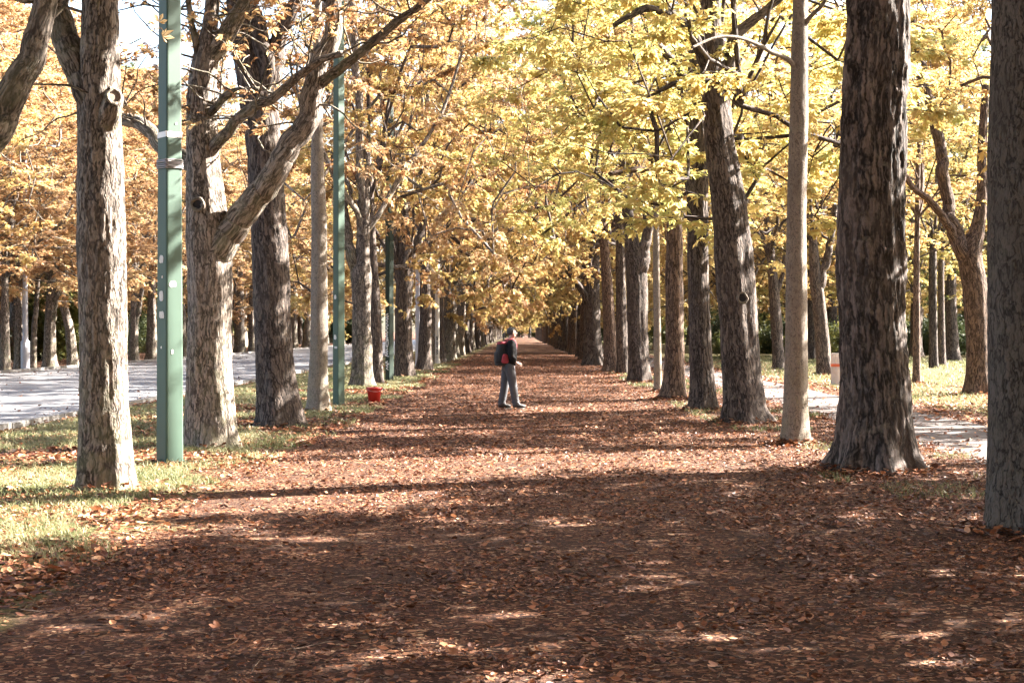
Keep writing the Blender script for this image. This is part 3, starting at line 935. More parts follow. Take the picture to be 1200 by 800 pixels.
for y in range(34, 190, 7):
    generic(-28.5 + random.uniform(-1.2, 1.2), y + random.uniform(-2, 2), random.choice(['leaf_orange', 'leaf_orange', 'leaf_gold']), 'orange-leaved tree of the second row behind the road', 'second row of trees behind the road', bark='bark_moss', fork=random.uniform(3.4, 4.4), s=random.uniform(1.15, 1.5))
for y in range(112, 190, 9):
    generic(20 + random.uniform(-1.5, 1.5), y + random.uniform(-3, 3), random.choice(['leaf_yellow', 'leaf_gold', 'leaf_gold']), 'golden tree standing out on the lawn behind the gravel path trees', 'trees out on the lawn', fork=random.uniform(3.4, 4.4), s=random.uniform(1.0, 1.2))

# -- woods behind, both sides, each tree a thing
cntw = 0
rw = random.Random(3)
placed = []


def wood(xr, yr, n, sidelab, cols):
    c = 0
    tries = 0
    while c < n and tries < 4000:
        tries += 1
        y = rw.uniform(*yr)
        x = rw.uniform(*xr)
        if abs(x / y) > 0.40 or any((x - a) ** 2 + (y - b) ** 2 < 36 for a, b in placed):
            continue
        placed.append((x, y))
        lm = rw.choice(cols)
        cn = {'leaf_orange': 'orange-brown', 'leaf_gold': 'golden', 'leaf_yellow': 'pale yellow', 'leaf_green': 'still green'}[lm]
        generic(x, y, lm, f'{cn} tree in the wood behind {sidelab}', f'{cn} trees in the wood behind {sidelab}', fork=rw.uniform(2.8, 4.4), s=rw.uniform(1.1, 1.55), name='woodland_tree', bark='bark_dark')
        c += 1


wood((-80, -27), (70, 200), 60, 'the road', ['leaf_orange', 'leaf_orange', 'leaf_gold', 'leaf_green'])
wood((17, 80), (62, 200), 52, 'the lawn', ['leaf_gold', 'leaf_yellow', 'leaf_gold', 'leaf_green', 'leaf_yellow'])

# -- bushes
rng = np.random.default_rng(77)


def bush_mesh(seed, w=1.7, h=2.3, n=5200, leaf=0.12):
    rg = np.random.default_rng(seed)
    cl = rg.normal(0, 1, (46, 3))
    cl /= np.linalg.norm(cl, axis=1)[:, None]
    cl = cl * rg.uniform(0.35, 0.95, 46)[:, None] * np.array([w, w, h * 0.5]) + np.array([0, 0, h * 0.52])
    cl[:, 2] = np.maximum(cl[:, 2], 0.15)
    k = rg.integers(0, 46, n)
    c = cl[k] + rg.normal(0, 0.26, (n, 3))
    c[:, 2] = np.maximum(c[:, 2], 0.05)
    ax = rg.normal(0, 1, (n, 3))
    nr = rg.normal(0, 0.7, (n, 3)) + np.array([0, 0, 1.0])
    v, q, t = palm_leaves(rg, c, ax, nr, rg.uniform(0.7, 1.3, n) * leaf, [(-50, 0.8), (0, 1.0), (50, 0.8)])
    mb = MB()
    for i in range(9):
        e = cl[i]
        p, r = resample([(e[0] * 0.1, e[1] * 0.1, 0), (e[0] * 0.4, e[1] * 0.4, e[2] * 0.6), tuple(e)], [0.03, 0.022, 0.01], 0.3)
        mb.add(*tube(p, r, 5))
    return make_mesh('foliage', v, q, None, False, {'tint': t}), mb.mesh('stems', True, True)


BUSH = [bush_mesh(1), bush_mesh(2, 2.1, 2.0), bush_mesh(3, 1.5, 2.9)]


def bush(x, y, lm, s, lab, grp):
    r = empty('bush', (x, y, 0), rw.uniform(0, 6.28), s)
    b = rw.choice(BUSH)
    link('foliage', b[0], M[lm], r)
    link('stems', b[1], M['bark_dark'], r)
    tag(r, lab, 'bush', grp)


for i in range(26):
    y = rw.uniform(95, 125)
    bush(rw.uniform(0.135, 0.36) * y, y, rw.choice(['leaf_dark', 'leaf_green', 'leaf_dark']), rw.uniform(0.8, 1.35), 'green bush in the dark hedge line at the far side of the lawn', 'bushes along the far side of the lawn')
for i in range(26):
    y = rw.uniform(74, 120)
    x = -rw.uniform(25, 31)
    bush(x, y, rw.choice(['leaf_green', 'leaf_green', 'leaf_dark']), rw.uniform(0.8, 1.5), 'green bush among the trunks across the road', 'bushes across the road')

for x, y in CLOSE:
    bush(x, y, 'leaf_dark', rw.uniform(1.0, 1.4), 'dark bush low down at the far end of the avenue', 'bushes closing the avenue')
for sx in (-1, 1):
    for i in range(44):
        y = rw.uniform(195, 240)
        x = sx * rw.uniform(7.5 if sx > 0 else 23, 95)
        bush(x, y, rw.choice(['leaf_green', 'leaf_dark', 'leaf_dark']), rw.uniform(1.8, 3.0), 'large dark bush closing the view far behind the trunks', 'bushes far behind the trunks')

# ------------------------------------------------------------------ ground, road, path
def sheet(name, x0, x1, y0, y1, z, mat, jag=0.0, n=1, seed=0):
    ys = np.linspace(y0, y1, n + 1)
    rg = np.random.default_rng(seed)
    jl = rg.normal(0, jag, n + 1)
    jr = rg.normal(0, jag, n + 1)
    v = np.concatenate([np.stack([x0 + jl, ys, np.full(n + 1, z)], 1), np.stack([x1 + jr, ys, np.full(n + 1, z)], 1)])
    i = np.arange(n)
    q = np.stack([i, n + 1 + i, n + 2 + i, i + 1], 1)
    o = link(name, make_mesh(name, v, q), mat)
    o['kind'] = 'structure'
    return o


sheet('ground', -1500, 1500, -300, 2500, 0, ground_mat())
M['asphalt'] = paving_mat('worn pale asphalt', (0.125, 0.123, 0.126), (0.18, 0.177, 0.18), (0.08, 0.08, 0.083))
M['gravel'] = paving_mat('fine pinkish gravel', (0.062, 0.05, 0.047), (0.085, 0.069, 0.064), (0.045, 0.037, 0.035))  # darker than real gravel: the colour stands in for tree shade
M['kerb'] = plain('kerb stone', (0.15, 0.14, 0.13), 0.9, var=0.2, scale=4, bump=0.4)
sheet('road', -20.3, -8.75, -60, 420, 0.004, M['asphalt'])
sheet('path', 5.75, 8.15, -40, 400, 0.004, M['gravel'], 0.07, 900, 4)
mb = MB()
for i in range(200):
    rg = random.Random(i)
    mb.box((-8.65 + rg.uniform(-0.012, 0.012), i * 1.0 + 0.5, 0.03 + rg.uniform(-0.006, 0.006)), (0.16, 0.985, 0.14))
    mb.box((-20.4, i * 1.0 + 0.5, 0.03), (0.16, 0.985, 0.14))
o = link('kerb', mb.mesh('kerb', False), M['kerb'])
o['kind'] = 'structure'

# fallen leaves (uncountable): curled leaflets lying on the ground
def fallen(name, n, xr, dr, seed, size=(0.035, 0.11), edge=None, frus=0.37, lift=0.03, pts=None):
    rg = np.random.default_rng(seed)
    d = np.exp(rg.uniform(math.log(dr[0]), math.log(dr[1]), n))
    x = rg.uniform(xr[0], xr[1], n)
    keep = np.abs(x) < d * frus + 1.0
    if edge is not None:
        keep &= edge(x, d, rg)
    x, d = x[keep], d[keep]
    if pts is not None:
        x, d = pts[:, 0], pts[:, 1]
    m = len(x)
    L = size[0] + (size[1] - size[0]) * rg.random(m) ** 2.6
    L *= np.clip((d / 14) ** 0.15, 0.9, 1.3)
    yaw = rg.uniform(0, 2 * PI, m)
    ax = np.stack([np.cos(yaw), np.sin(yaw), rg.normal(0, 0.22, m)], -1)
    nr = np.stack([rg.normal(0, 0.3, m), rg.normal(0, 0.3, m), np.ones(m)], -1)
    nr -= ax * (nr * ax).sum(1)[:, None] / (ax * ax).sum(1)[:, None]
    nr /= np.linalg.norm(nr, axis=1)[:, None]
    sd = np.cross(nr, ax)
    c = np.stack([x, d, 0.006 + lift * rg.random(m) ** 2], -1) if pts is None else pts.copy()
    w = (L * rg.uniform(0.2, 0.42, m))[:, None]
    cu = (L * rg.uniform(-0.1, 0.35, m))[:, None]
    L = L[:, None]
    V = np.stack([c - ax * L * 0.5 + nr * cu * 0.6, c - ax * L * 0.12 - sd * w + nr * cu * 0.5, c - ax * L * 0.05, c - ax * L * 0.12 + sd * w + nr * cu * 0.5,
                  c + ax * L * 0.25 - sd * w * 0.85 + nr * cu * 0.7, c + ax * L * 0.2 + nr * cu * 0.15, c + ax * L * 0.25 + sd * w * 0.85 + nr * cu * 0.7, c + ax * L * 0.55 + nr * cu], 1)
    V[..., 2] = np.maximum(V[..., 2], 0.005)
    k = np.arange(m)[:, None] * 8
    q = np.concatenate([k + np.array([[1, 2, 5, 4]]), k + np.array([[2, 3, 6, 5]])])
    t = np.concatenate([k + np.array([[0, 2, 1]]), k + np.array([[0, 3, 2]]), k + np.array([[4, 5, 7]]), k + np.array([[5, 6, 7]])])
    tint = np.repeat(np.clip(rg.beta(1.5, 1.75, m), 0, 1)[:, None], 8, 1).ravel()
    o = link(name, make_mesh(name, V.reshape(-1, 3), q, t, False, {'tint': tint}), M['litter'])
    o['kind'] = 'stuff'
    return o


def nz(x, d, s, seed):
    return vnoise(np.stack([x * s + 50, d * s + 50, np.zeros_like(x)], -1), seed)


fallen('fallen_leaves', 290000, (-4.6, 6.1), (6.2, 110), 1, size=(0.014, 0.068), edge=lambda x, d, rg: (x > -3.5 + (nz(x, d, 0.9, 3) - 0.5) * 1.6) & (rg.random(len(x)) < np.clip((nz(x, d, 0.8, 9) * 0.7 + nz(x, d, 2.3, 10) * 0.3) * 2.2 - 0.50 + 0.06 * x + np.clip((d - 11) * 0.035, 0, 0.55), 0.16, 1)))
fallen('scattered_leaves', 75000, (-8.6, -3.0), (9, 80), 2, edge=lambda x, d, rg: nz(x, d, 0.8, 5) + rg.random(len(x)) * 0.45 > 0.58)
fallen('leaves_by_the_lawn', 45000, (5.6, 13), (20, 90), 4, edge=lambda x, d, rg: (rg.random(len(x)) < np.where((x > 5.85) & (x < 8.1), 0.10, np.where(x < 9.6, 1.0, 0.55))))
fallen('leaves_on_the_road', 3500, (-20.2, -8.8), (30, 110), 6, edge=lambda x, d, rg: rg.random(len(x)) < np.exp(-(x + 20.2) * 0.4) + np.exp(-(-8.8 - x) * 1.0) + 0.08)


def foot_leaves():
    """leaves blown against the feet of the nearer trunks"""
    rg = np.random.default_rng(91)
    P = []
    for o in bpy.data.objects:
        if o.get('category') == 'tree' and o.parent is None and 8 < o.location.y < 62 and abs(o.location.x) < 13:
            tr = [c for c in o.children if c.name.startswith('trunk')][0]
            co = np.empty(len(tr.data.vertices) * 3, np.float32)
            tr.data.vertices.foreach_get('co', co)
            co = co.reshape(-1, 3)
            lo_ = co[(co[:, 2] < 0.12)]
            r0 = np.percentile(np.hypot(lo_[:, 0], lo_[:, 1]), 75)
            m = 420 if o.location.x > -3 else 200
            a = rg.uniform(0, 2 * PI, m)
            e = rg.exponential(0.13, m)
            r = r0 * 0.92 + e
            P.append(np.stack([o.location.x + r * np.cos(a), o.location.y + r * np.sin(a), 0.012 + 0.10 * np.exp(-e / 0.09) * rg.random(m)], -1))
    return np.concatenate(P)


FOOT = foot_leaves()


def grass(name, n, xr, dr, seed, edge=None, h=(0.04, 0.11)):
    rg = np.random.default_rng(seed)
    d = np.exp(rg.uniform(math.log(dr[0]), math.log(dr[1]), n))
    x = rg.uniform(*xr, n)
    keep = np.abs(x) < d * 0.38 + 0.8
    if edge is not None:
        keep &= edge(x, d, rg)
    x, d = x[keep], d[keep]
    m = len(x)
    hh = rg.uniform(*h, m)[:, None] * np.clip((d / 18) ** 0.2, 0.9, 1.35)[:, None]
    yaw = rg.uniform(0, 2 * PI, m)
    w = np.stack([np.cos(yaw), np.sin(yaw), np.zeros(m)], -1) * 0.0045 * np.clip(d / 18, 0.9, 3.5)[:, None]
    ln = np.stack([rg.normal(0, 0.55, m), rg.normal(0, 0.55, m), np.ones(m)], -1)
    b = np.stack([x, d, np.full(m, -0.004)], -1)
    mid = b + ln * hh * 0.55 * np.array([0.6, 0.6, 1.0])
    tip = b + ln * hh * np.array([1.3, 1.3, 0.95])
    V = np.stack([b - w, b + w, mid + w * 0.8, mid - w * 0.8, tip], 1).reshape(-1, 3)
    k = np.arange(m)[:, None] * 5
    tint = np.repeat(np.clip(0.6 * rg.random(m) + 0.4 * nz(x, d, 1.5, 21), 0, 1)[:, None], 5, 1).ravel()
    o = link(name, make_mesh(name, V, k + np.array([[0, 1, 2, 3]]), k + np.array([[3, 2, 4]]), False, {'tint': tint}), M['grass'])
    o['kind'] = 'stuff'
    return o


fallen('leaves_at_the_trunks', 10, (0, 1), (10, 20), 8, size=(0.04, 0.12), pts=FOOT)
rgk = np.random.default_rng(14)
mb = MB()
for i in range(420):
    dd = math.exp(rgk.uniform(math.log(6.5), math.log(45)))
    q = np.array([rgk.uniform(-4.2, 5.5), dd, 0.02])
    an = rgk.uniform(0, 2 * PI)
    ln = rgk.uniform(0.08, 0.45)
    pp = [q]
    for t in range(4):
        an += rgk.normal(0, 0.3)
        q = q + np.array([math.cos(an), math.sin(an), 0]) * ln / 4
        q[2] = 0.02 + rgk.uniform(0, 0.02)
        pp.append(q)
    mb.add(*tube(np.array(pp), np.linspace(0.006, 0.002, 5), 5))
o = link('fallen_twigs', mb.mesh('fallen_twigs', True, True), M['bark_brown'])
o['kind'] = 'stuff'
grass('verge_grass', 170000, (-8.2, -2.8), (9.5, 75), 1, edge=lambda x, d, rg: (x < -3.3 + (nz(x, d, 0.9, 3) - 0.5) * 1.8) & (nz(x, d, 0.8, 5) + rg.random(len(x)) * 0.35 < 0.70))
grass('grass_tufts', 16000, (3.4, 5.9), (15, 60), 2, edge=lambda x, d, rg: nz(x, d, 0.7, 15) > 0.6)
grass('lawn_grass', 42000, (8.8, 26), (28, 100), 3, edge=lambda x, d, rg: nz(x, d, 0.5, 25) + rg.random(len(x)) * 0.4 > 0.5, h=(0.05, 0.12))

# ------------------------------------------------------------------ posts
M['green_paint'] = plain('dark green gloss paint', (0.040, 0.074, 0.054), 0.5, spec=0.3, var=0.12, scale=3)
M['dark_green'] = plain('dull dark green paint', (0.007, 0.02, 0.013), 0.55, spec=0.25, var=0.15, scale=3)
M['sticker'] = plain('torn white sticker', (0.55, 0.52, 0.48), 0.8, var=0.2, scale=30)
M['white_tape'] = plain('white tape', (0.75, 0.74, 0.72), 0.6)
M['wire'] = plain('grey wire', (0.22, 0.21, 0.22), 0.5, metallic=0.3)
M['grey_steel'] = plain('galvanised steel', (0.42, 0.42, 0.46), 0.5, metallic=0.25, var=0.15, scale=5)
M['concrete'] = plain('pale concrete', (0.52, 0.49, 0.44), 0.9, var=0.2, scale=4, bump=0.3)
M['white_paint'] = plain('white marker paint', (0.62, 0.62, 0.62), 0.6)
M['black_paint'] = plain('black marker paint', (0.03, 0.03, 0.035), 0.6)


def square_post(side, hgt, taper, bev=0.22, ch=0.0):
    """tapering square tube with rounded corners"""
    prof = []
    h = side / 2
    c = side * bev / 2
    for (sx, sy) in ((1, -1), (1, 1), (-1, 1), (-1, -1)):
        for k in range(4):
            a = (math.atan2(sy, sx) - PI / 4) + k / 3 * PI / 2
            prof.append((sx * (h - c) + c * math.cos(a), sy * (h - c) + c * math.sin(a)))
    prof = np.array(prof)
    n = len(prof)
    zs = np.array([-0.1, 1.0, 3.0, 6.0, hgt])
    v = np.concatenate([np.column_stack([prof * (1 - taper * max(z, 0) / hgt), np.full(n, z)]) for z in zs] + [np.array([[0, 0, hgt + 0.01]])])
    i = np.arange(len(zs) - 1)[:, None] * n
    j = np.arange(n)[None, :]
    q = np.stack([i + j, i + (j + 1) % n, i + n + (j + 1) % n, i + n + j], -1).reshape(-1, 4)
    k = (len(zs) - 1) * n
    t = [[k + a, k + (a + 1) % n, len(v) - 1] for a in range(n)]
    return v, q, t


def face_patch(side, face, u, z, w, h, off=0.003, tilt=0.0, thick=0.002, jag=0, seed=0):
    """thin patch on a post face: face normal angle, u across, z up; a slightly ragged outline"""
    rg = random.Random(seed)
    nx, ny = math.cos(face), math.sin(face)
    tx, ty = -ny, nx
    out = []
    for k in range(16):
        a = k / 16 * 2 * PI + PI / 16
        cu, su = math.cos(a), math.sin(a)
        p = 0.35 if not jag else 0.6
        uu = math.copysign(abs(cu) ** p, cu) * w / 2 * (1 + rg.uniform(-jag, jag) * 0.3)
        zz = math.copysign(abs(su) ** p, su) * h / 2 * (1 + rg.uniform(-jag, jag) * 0.3)
        uu, zz = uu * math.cos(tilt) - zz * math.sin(tilt), uu * math.sin(tilt) + zz * math.cos(tilt)
        out.append((u + uu, z + zz))
    v = []
    for o_ in (off - thick, off + thick):
        for (a, b) in out:
            r = side / 2 + o_
            v.append((nx * r + tx * a, ny * r + ty * a, b))
    n = 16
    q = [[i, (i + 1) % n, n + (i + 1) % n, n + i] for i in range(n)]
    v.append((nx * (side / 2 + off + thick) + tx * u, ny * (side / 2 + off + thick) + ty * u, z))
    t = [[n + i, n + (i + 1) % n, 2 * n] for i in range(n)]
    return np.array(v), q, t


def post(px, by, side, hgt, mat, lab, rot=R(-46), taper=0.12, name='green_post', group='green painted posts in the left row'):
    d = dep(by) + side * 0.5
    r = empty(name, at(px, by, d) * np.array([1, 1, 0]), rot)
    mb = MB()
    mb.add(*square_post(side, hgt, taper))
    shaft = link('shaft', mb.mesh('shaft', False), M[mat], r)
    mb = MB()
    mb.box((0, 0, 0.012), (side * 1.5, side * 1.5, 0.03))
    link('base_plate', mb.mesh('base_plate', False), M[mat], r)
    tag(r, lab, 'post', group)
    return r, d


def zof(py, d):
    return H - (py - CY) / F * d


P1, d1 = post(199, 543, 0.255, 9.0, 'green_paint', 'big light-struck green square post with torn stickers, white tape and wire wrapped round it', taper=0.28)
# faces in post space: -90deg rotated by rot; left visible face = -X side after rotation, right visible face = -Y
FL, FR = -PI / 2, 0.0
sc = lambda z: 0.255 * (1 - 0.28 * max(z, 0) / 9.0)
k = 0
for (face, py, u, w, h, jag) in ((FL, 304, 0.00, 0.085, 0.10, 0.5), (FL, 325, 0.02, 0.03, 0.035, 0.8), (FL, 347, -0.0, 0.085, 0.13, 0.1), (FL, 369, 0.01, 0.11, 0.09, 0.5), (FR, 333, -0.03, 0.10, 0.075, 0.8),
                                 (FL, 407, 0.0, 0.025, 0.03, 0.8), (FR, 412, -0.04, 0.03, 0.05, 0.9), (FR, 146, 0.02, 0.03, 0.03, 0.8)):
    z = zof(py, d1)
    mb = MB()
    mb.add(*face_patch(sc(z), face, u, z, w, h, jag=jag, seed=k, tilt=0.1 * (k % 3 - 1)))
    link('sticker', mb.mesh('sticker', False), M['sticker'], P1)
    k += 1


def band(root, side, z, hh, mat, name, wob=0.0, grow=0.006, slope=0.0):
    v, q, t = square_post(side + grow * 2, 1.0, 0)
    n = 16
    prof = v[:n, :2]
    rows = []
    for zz in (z - hh / 2, z + hh / 2):
        rows.append(np.column_stack([prof, zz + slope * prof[:, 0] + wob * np.sin(np.arange(n) * 1.7)]))
    vv = np.concatenate(rows)
    qq = [[i, (i + 1) % n, n + (i + 1) % n, n + i] for i in range(n)]
    mb = MB()
    mb.add(vv, qq)
    return link(name, mb.mesh(name, False), M[mat], root)


z = zof(159, d1)
band(P1, sc(z), z, 0.07, 'white_tape', 'tape', 0.006, slope=0.03)
mb = MB()
z = zof(193, d1)
pr = square_post(sc(z) + 0.02, 1.0, 0)[0][:16, :2]
for i in range(7):
    ring = np.column_stack([pr, z - 0.05 + i * 0.017 + 0.008 * np.sin(np.arange(16) * 2.1 + i * 2)])
    ring = np.concatenate([ring, ring[:1]])
    mb.add(*tube(ring, np.full(17, 0.008), 6, cap=False))
link('wire_wrap', mb.mesh('wire_wrap', True), M['wire'], P1)

P2, d2 = post(397, 475, 0.2, 9.0, 'green_paint', 'medium green square post with pale sticker scraps, right of the slim straight trunk', taper=0.1)
for (face, py, u, w, h) in ((FL, 348, 0, 0.07, 0.09), (FL, 395, 0, 0.08, 0.1), (FL, 407, 0.02, 0.1, 0.05)):
    z = zof(py, d2)
    mb = MB()
    mb.add(*face_patch(0.2 * (1 - 0.1 * z / 9), face, u, z, w, h, jag=0.6, seed=py))
    link('sticker', mb.mesh('sticker', False), M['sticker'], P2)
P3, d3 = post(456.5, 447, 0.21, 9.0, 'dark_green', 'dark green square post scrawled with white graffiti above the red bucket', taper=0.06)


def scrawl(root, side, face, d, strokes, mat, r=0.011, name='graffiti'):
    """painted strokes following a post face: (u, z) polylines"""
    nx, ny = math.cos(face), math.sin(face)
    tx, ty = -ny, nx
    mb = MB()
    for st in strokes:
        pts = [(nx * (side / 2 + 0.002) + tx * u, ny * (side / 2 + 0.002) + ty * u, z) for u, z in st]
        p, rr = resample(pts, [r] * len(pts), 0.02)
        v, q, t, b = tube(p, rr, 6, cap=True)
        rel = (v[:, 0] * nx + v[:, 1] * ny) - (side / 2 + 0.002)
        v[:, 0] -= nx * rel * 0.75
        v[:, 1] -= ny * rel * 0.75
        mb.add(v, q, t, b)
    link(name, mb.mesh(name, False), M[mat], root)


zz = lambda py: zof(py, d3)
st = []
rgs = random.Random(5)
for (py, hpx) in ((372, 9), (383, 12), (394, 9), (413, 9), (428, 10)):
    n_ = 7
    st.append([((-0.06 if i % 2 else 0.06) + rgs.uniform(-0.025, 0.025), zz(py - hpx / 2 + i * hpx / (n_ - 1))) for i in range(n_)])
st.append([(0.05, zz(396)), (-0.05, zz(401)), (0.0, zz(407)), (0.06, zz(402)), (0.02, zz(398))])
scrawl(P3, 0.21 * 0.985, FL, d3, st, 'white_paint', 0.018)

for (px, by, w, mat, lab, hgt, rnd) in ((490, 433, 0.24, 'grey_steel', 'pale grey steel mast in the left row, nearest of the masts beyond the green posts', 8, 0), (512.5, 427, 0.22, 'concrete', 'cream coloured mast with dark scrawls between trunks of the left row', 8, 1),
                                        (529, 420, 0.2, 'grey_steel', 'grey mast farthest along the left row, beyond the cream coloured mast', 8, 2)):
    d = dep(by)
    r = empty('mast', at(px, by, d) * np.array([1, 1, 0]))
    mb = MB()
    p, rr = resample([(0, 0, -0.05), (0, 0, 3), (0, 0, hgt)], [w / 2, w / 2 * 0.97, w / 2 * 0.8], 0.5)
    mb.add(*tube(p, rr, 20))
    link('shaft', mb.mesh('shaft', True), M[mat], r)
    mb = MB()
    mb.add(*tube(np.array([(0, 0, 0), (0, 0, 0.25), (0, 0, 0.3)]), [w * 0.62, w * 0.6, w * 0.5], 20))
    link('collar', mb.mesh('collar', False), M[mat], r)
    if rnd == 1:
        ss = []
        for (za, zb) in ((0.5, 0.75), (0.85, 1.15), (1.2, 1.4)):
            ss.append([((-0.05 if i % 2 else 0.05), za + (zb - za) * i / 6) for i in range(7)])
        scrawl(r, w, -PI / 2, d, ss, 'black_paint', 0.015)
    tag(r, lab, 'mast', 'round masts in the left row')

# silver lamp post and the street lamp across the road
M['lamp_blue'] = plain('blue grey lamp housing', (0.20, 0.25, 0.31), 0.4, metallic=0.2)
M['lamp_glass'] = plain('milky lamp glass', (0.7, 0.7, 0.68), 0.25)


def lamp_post(px, by, lab, hgt, arm, mat, hx=0.65, wid=0.1):
    d = dep(by)
    r = empty('street_lamp', at(px, by, d) * np.array([1, 1, 0]))
    mb = MB()
    p, rr = resample([(0, 0, -0.05), (0, 0, 1.2), (0, 0, 1.25), (0, 0, hgt)], [wid * 1.5, wid * 1.5, wid, wid * 0.6], 0.4)
    mb.add(*tube(p, rr, 18))
    link('pole', mb.mesh('pole', True), M[mat], r)
    mb = MB()
    p, rr = resample([(0, 0, hgt - 0.3), (arm * 0.3, 0, hgt + 0.12), (arm, 0, hgt + 0.2)], [0.045, 0.04, 0.035], 0.1)
    mb.add(*tube(p, rr, 10))
    link('arm', mb.mesh('arm', True), M[mat], r)
    mb = MB()
    th = np.linspace(0, PI / 2, 7)
    prof = [(hx / 2 * math.sin(t), 0.2 * math.cos(t)) for t in th] + [(hx / 2 * 1.02, -0.04)]
    vs = []
    for (a, b) in prof:
        for j in range(20):
            an = j / 20 * 2 * PI
            vs.append((arm + a * math.cos(an), a * math.sin(an) * 0.75, hgt + 0.12 + b))
    q = [[i * 20 + j, i * 20 + (j + 1) % 20, (i + 1) * 20 + (j + 1) % 20, (i + 1) * 20 + j] for i in range(len(prof) - 1) for j in range(20)]
    mb.add(vs, q)
    hd = link('lamp_head', mb.mesh('lamp_head', True), M['lamp_blue'], r)
    mb = MB()
    vs, q = [], []
    for k, (a, b) in enumerate(((hx / 2 * 0.96, 0.0), (hx / 2 * 0.8, -0.07), (hx / 4, -0.12), (0.01, -0.13))):
        for j in range(20):
            an = j / 20 * 2 * PI
            vs.append((arm + a * math.cos(an), a * math.sin(an) * 0.75, hgt + 0.1 + b))
    q = [[i * 20 + j, (i + 1) * 20 + j, (i + 1) * 20 + (j + 1) % 20, i * 20 + (j + 1) % 20] for i in range(3) for j in range(20)]
    mb.add(vs, q)
    link('lens', mb.mesh('lens', True), M['lamp_glass'], hd)
    tag(r, lab, 'street lamp')


lamp_post(29.5, 432, 'silver lamp post standing among the trunks across the road', 9.5, 1.2, 'grey_steel', wid=0.13)
lamp_post(132, 425, 'blue-grey lamp head showing between the mossy trunk and the near green post', 10.6, 0.95, 'grey_steel', hx=0.75)

# ------------------------------------------------------------------ pale bin with orange band on the right
M['bin_pale'] = plain('weathered pale boards', (0.55, 0.48, 0.42), 0.8, var=0.15, scale=8)
M['bin_orange'] = plain('orange red band', (0.62, 0.12, 0.04), 0.6)
M['bin_dark'] = plain('dark bin liner', (0.03, 0.03, 0.03), 0.7)
d = dep(452)
r = empty('litter_bin', at(984.5, 452, d + 0.25) * np.array([1, 1, 0]), 0.15)
mb = MB()
for i in range(18):
    a = i / 18 * 2 * PI
    mb.box((0.265 * math.cos(a), 0.265 * math.sin(a), 0.5), (0.025, 0.085, 0.92), a)
link('slats', mb.mesh('slats', False), M['bin_pale'], r)
mb = MB()
th = np.linspace(0, 2 * PI, 33)
for zc in (0.58, 0.655):
    pass
vs = np.concatenate([np.column_stack([0.283 * np.cos(th[:-1]), 0.283 * np.sin(th[:-1]), np.full(32, z)]) for z in (0.575, 0.665)])
mb.add(vs, [[i, (i + 1) % 32, 32 + (i + 1) % 32, 32 + i] for i in range(32)])
link('band', mb.mesh('band', True), M['bin_orange'], r)
mb = MB()
mb.add(*tube(np.array([(0, 0, 0.03), (0, 0, 0.5), (0, 0, 0.9)]), [0.23, 0.235, 0.235], 24))
link('liner', mb.mesh('liner', True), M['bin_dark'], r)
mb = MB()
mb.add(*tube(np.column_stack([0.272 * np.cos(th), 0.272 * np.sin(th), np.full(33, 0.96)]), np.full(33, 0.02), 8, cap=False))
link('rim', mb.mesh('rim', True), M['bin_pale'], r)
tag(r, 'pale slatted bin with orange-red band by the gravel path, half hidden by the thickest trunk', 'bin')

# ------------------------------------------------------------------ red bucket
M['red_plastic'] = plain('red plastic', (0.42, 0.022, 0.014), 0.4, var=0.05)
M['handle_wire'] = plain('handle wire', (0.4, 0.4, 0.4), 0.4, metallic=0.8)
d = dep(471.5)
r = empty('bucket', at(438.5, 471.5, d + 0.12) * np.array([1, 1, 0]), 0.3)
prof = [(0.001, 0.012), (0.118, 0.012), (0.122, 0.0), (0.128, 0.0), (0.168, 0.30), (0.172, 0.305), (0.182, 0.307), (0.184, 0.335), (0.176, 0.35), (0.170, 0.348), (0.164, 0.335), (0.122, 0.03), (0.001, 0.028)]
n = 40
vs = np.concatenate([np.column_stack([a * np.cos(th[:-1]), a * np.sin(th[:-1]), np.full(32, z)]) for a, z in prof])
q = [[i * 32 + j, i * 32 + (j + 1) % 32, (i + 1) * 32 + (j + 1) % 32, (i + 1) * 32 + j] for i in range(len(prof) - 1) for j in range(32)]
mb = MB()
mb.add(vs, q)
link('shell', mb.mesh('shell', True), M['red_plastic'], r)
mb = MB()
aa = np.linspace(0, PI, 15)
mb.add(*tube(np.column_stack([0.19 * np.cos(aa), -0.06 - 0.13 * np.sin(aa), 0.325 - 0.07 * np.sin(aa)]), np.full(15, 0.004), 6))
link('handle', mb.mesh('handle', True), M['handle_wire'], r)
for s in (-1, 1):
    mb = MB()
    mb.box((0.186 * s, -0.03, 0.32), (0.02, 0.05, 0.045))
    link('lug', mb.mesh('lug', False), M['red_plastic'], r)
tag(r, 'red plastic bucket standing on the grass edge beside the avenue', 'bucket')

# ------------------------------------------------------------------ person
M['skin'] = plain('skin', (0.36, 0.21, 0.155), 0.55, var=0.05)
M['jacket'] = plain('black jacket cloth', (0.007, 0.007, 0.009), 0.85, var=0.2, scale=12, bump=0.5, spec=0.2)
M['trousers'] = plain('grey trouser cloth', (0.06, 0.06, 0.068), 0.9, var=0.2, scale=14, bump=0.5)
M['shoe'] = plain('dark shoe leather', (0.012, 0.011, 0.011), 0.5)
M['sole'] = plain('light shoe sole', (0.10, 0.095, 0.09), 0.7)
M['hair'] = plain('grey hair', (0.045, 0.043, 0.043), 0.7, var=0.3, scale=40, bump=0.6)
M['cloth_red'] = plain('red bag cloth', (0.26, 0.022, 0.035), 0.75, var=0.12, scale=14, bump=0.3)
M['cloth_black'] = plain('black bag cloth', (0.009, 0.009, 0.011), 0.8, var=0.2, scale=14, bump=0.3)
M['eye'] = plain('eye', (0.03, 0.02, 0.015), 0.2)

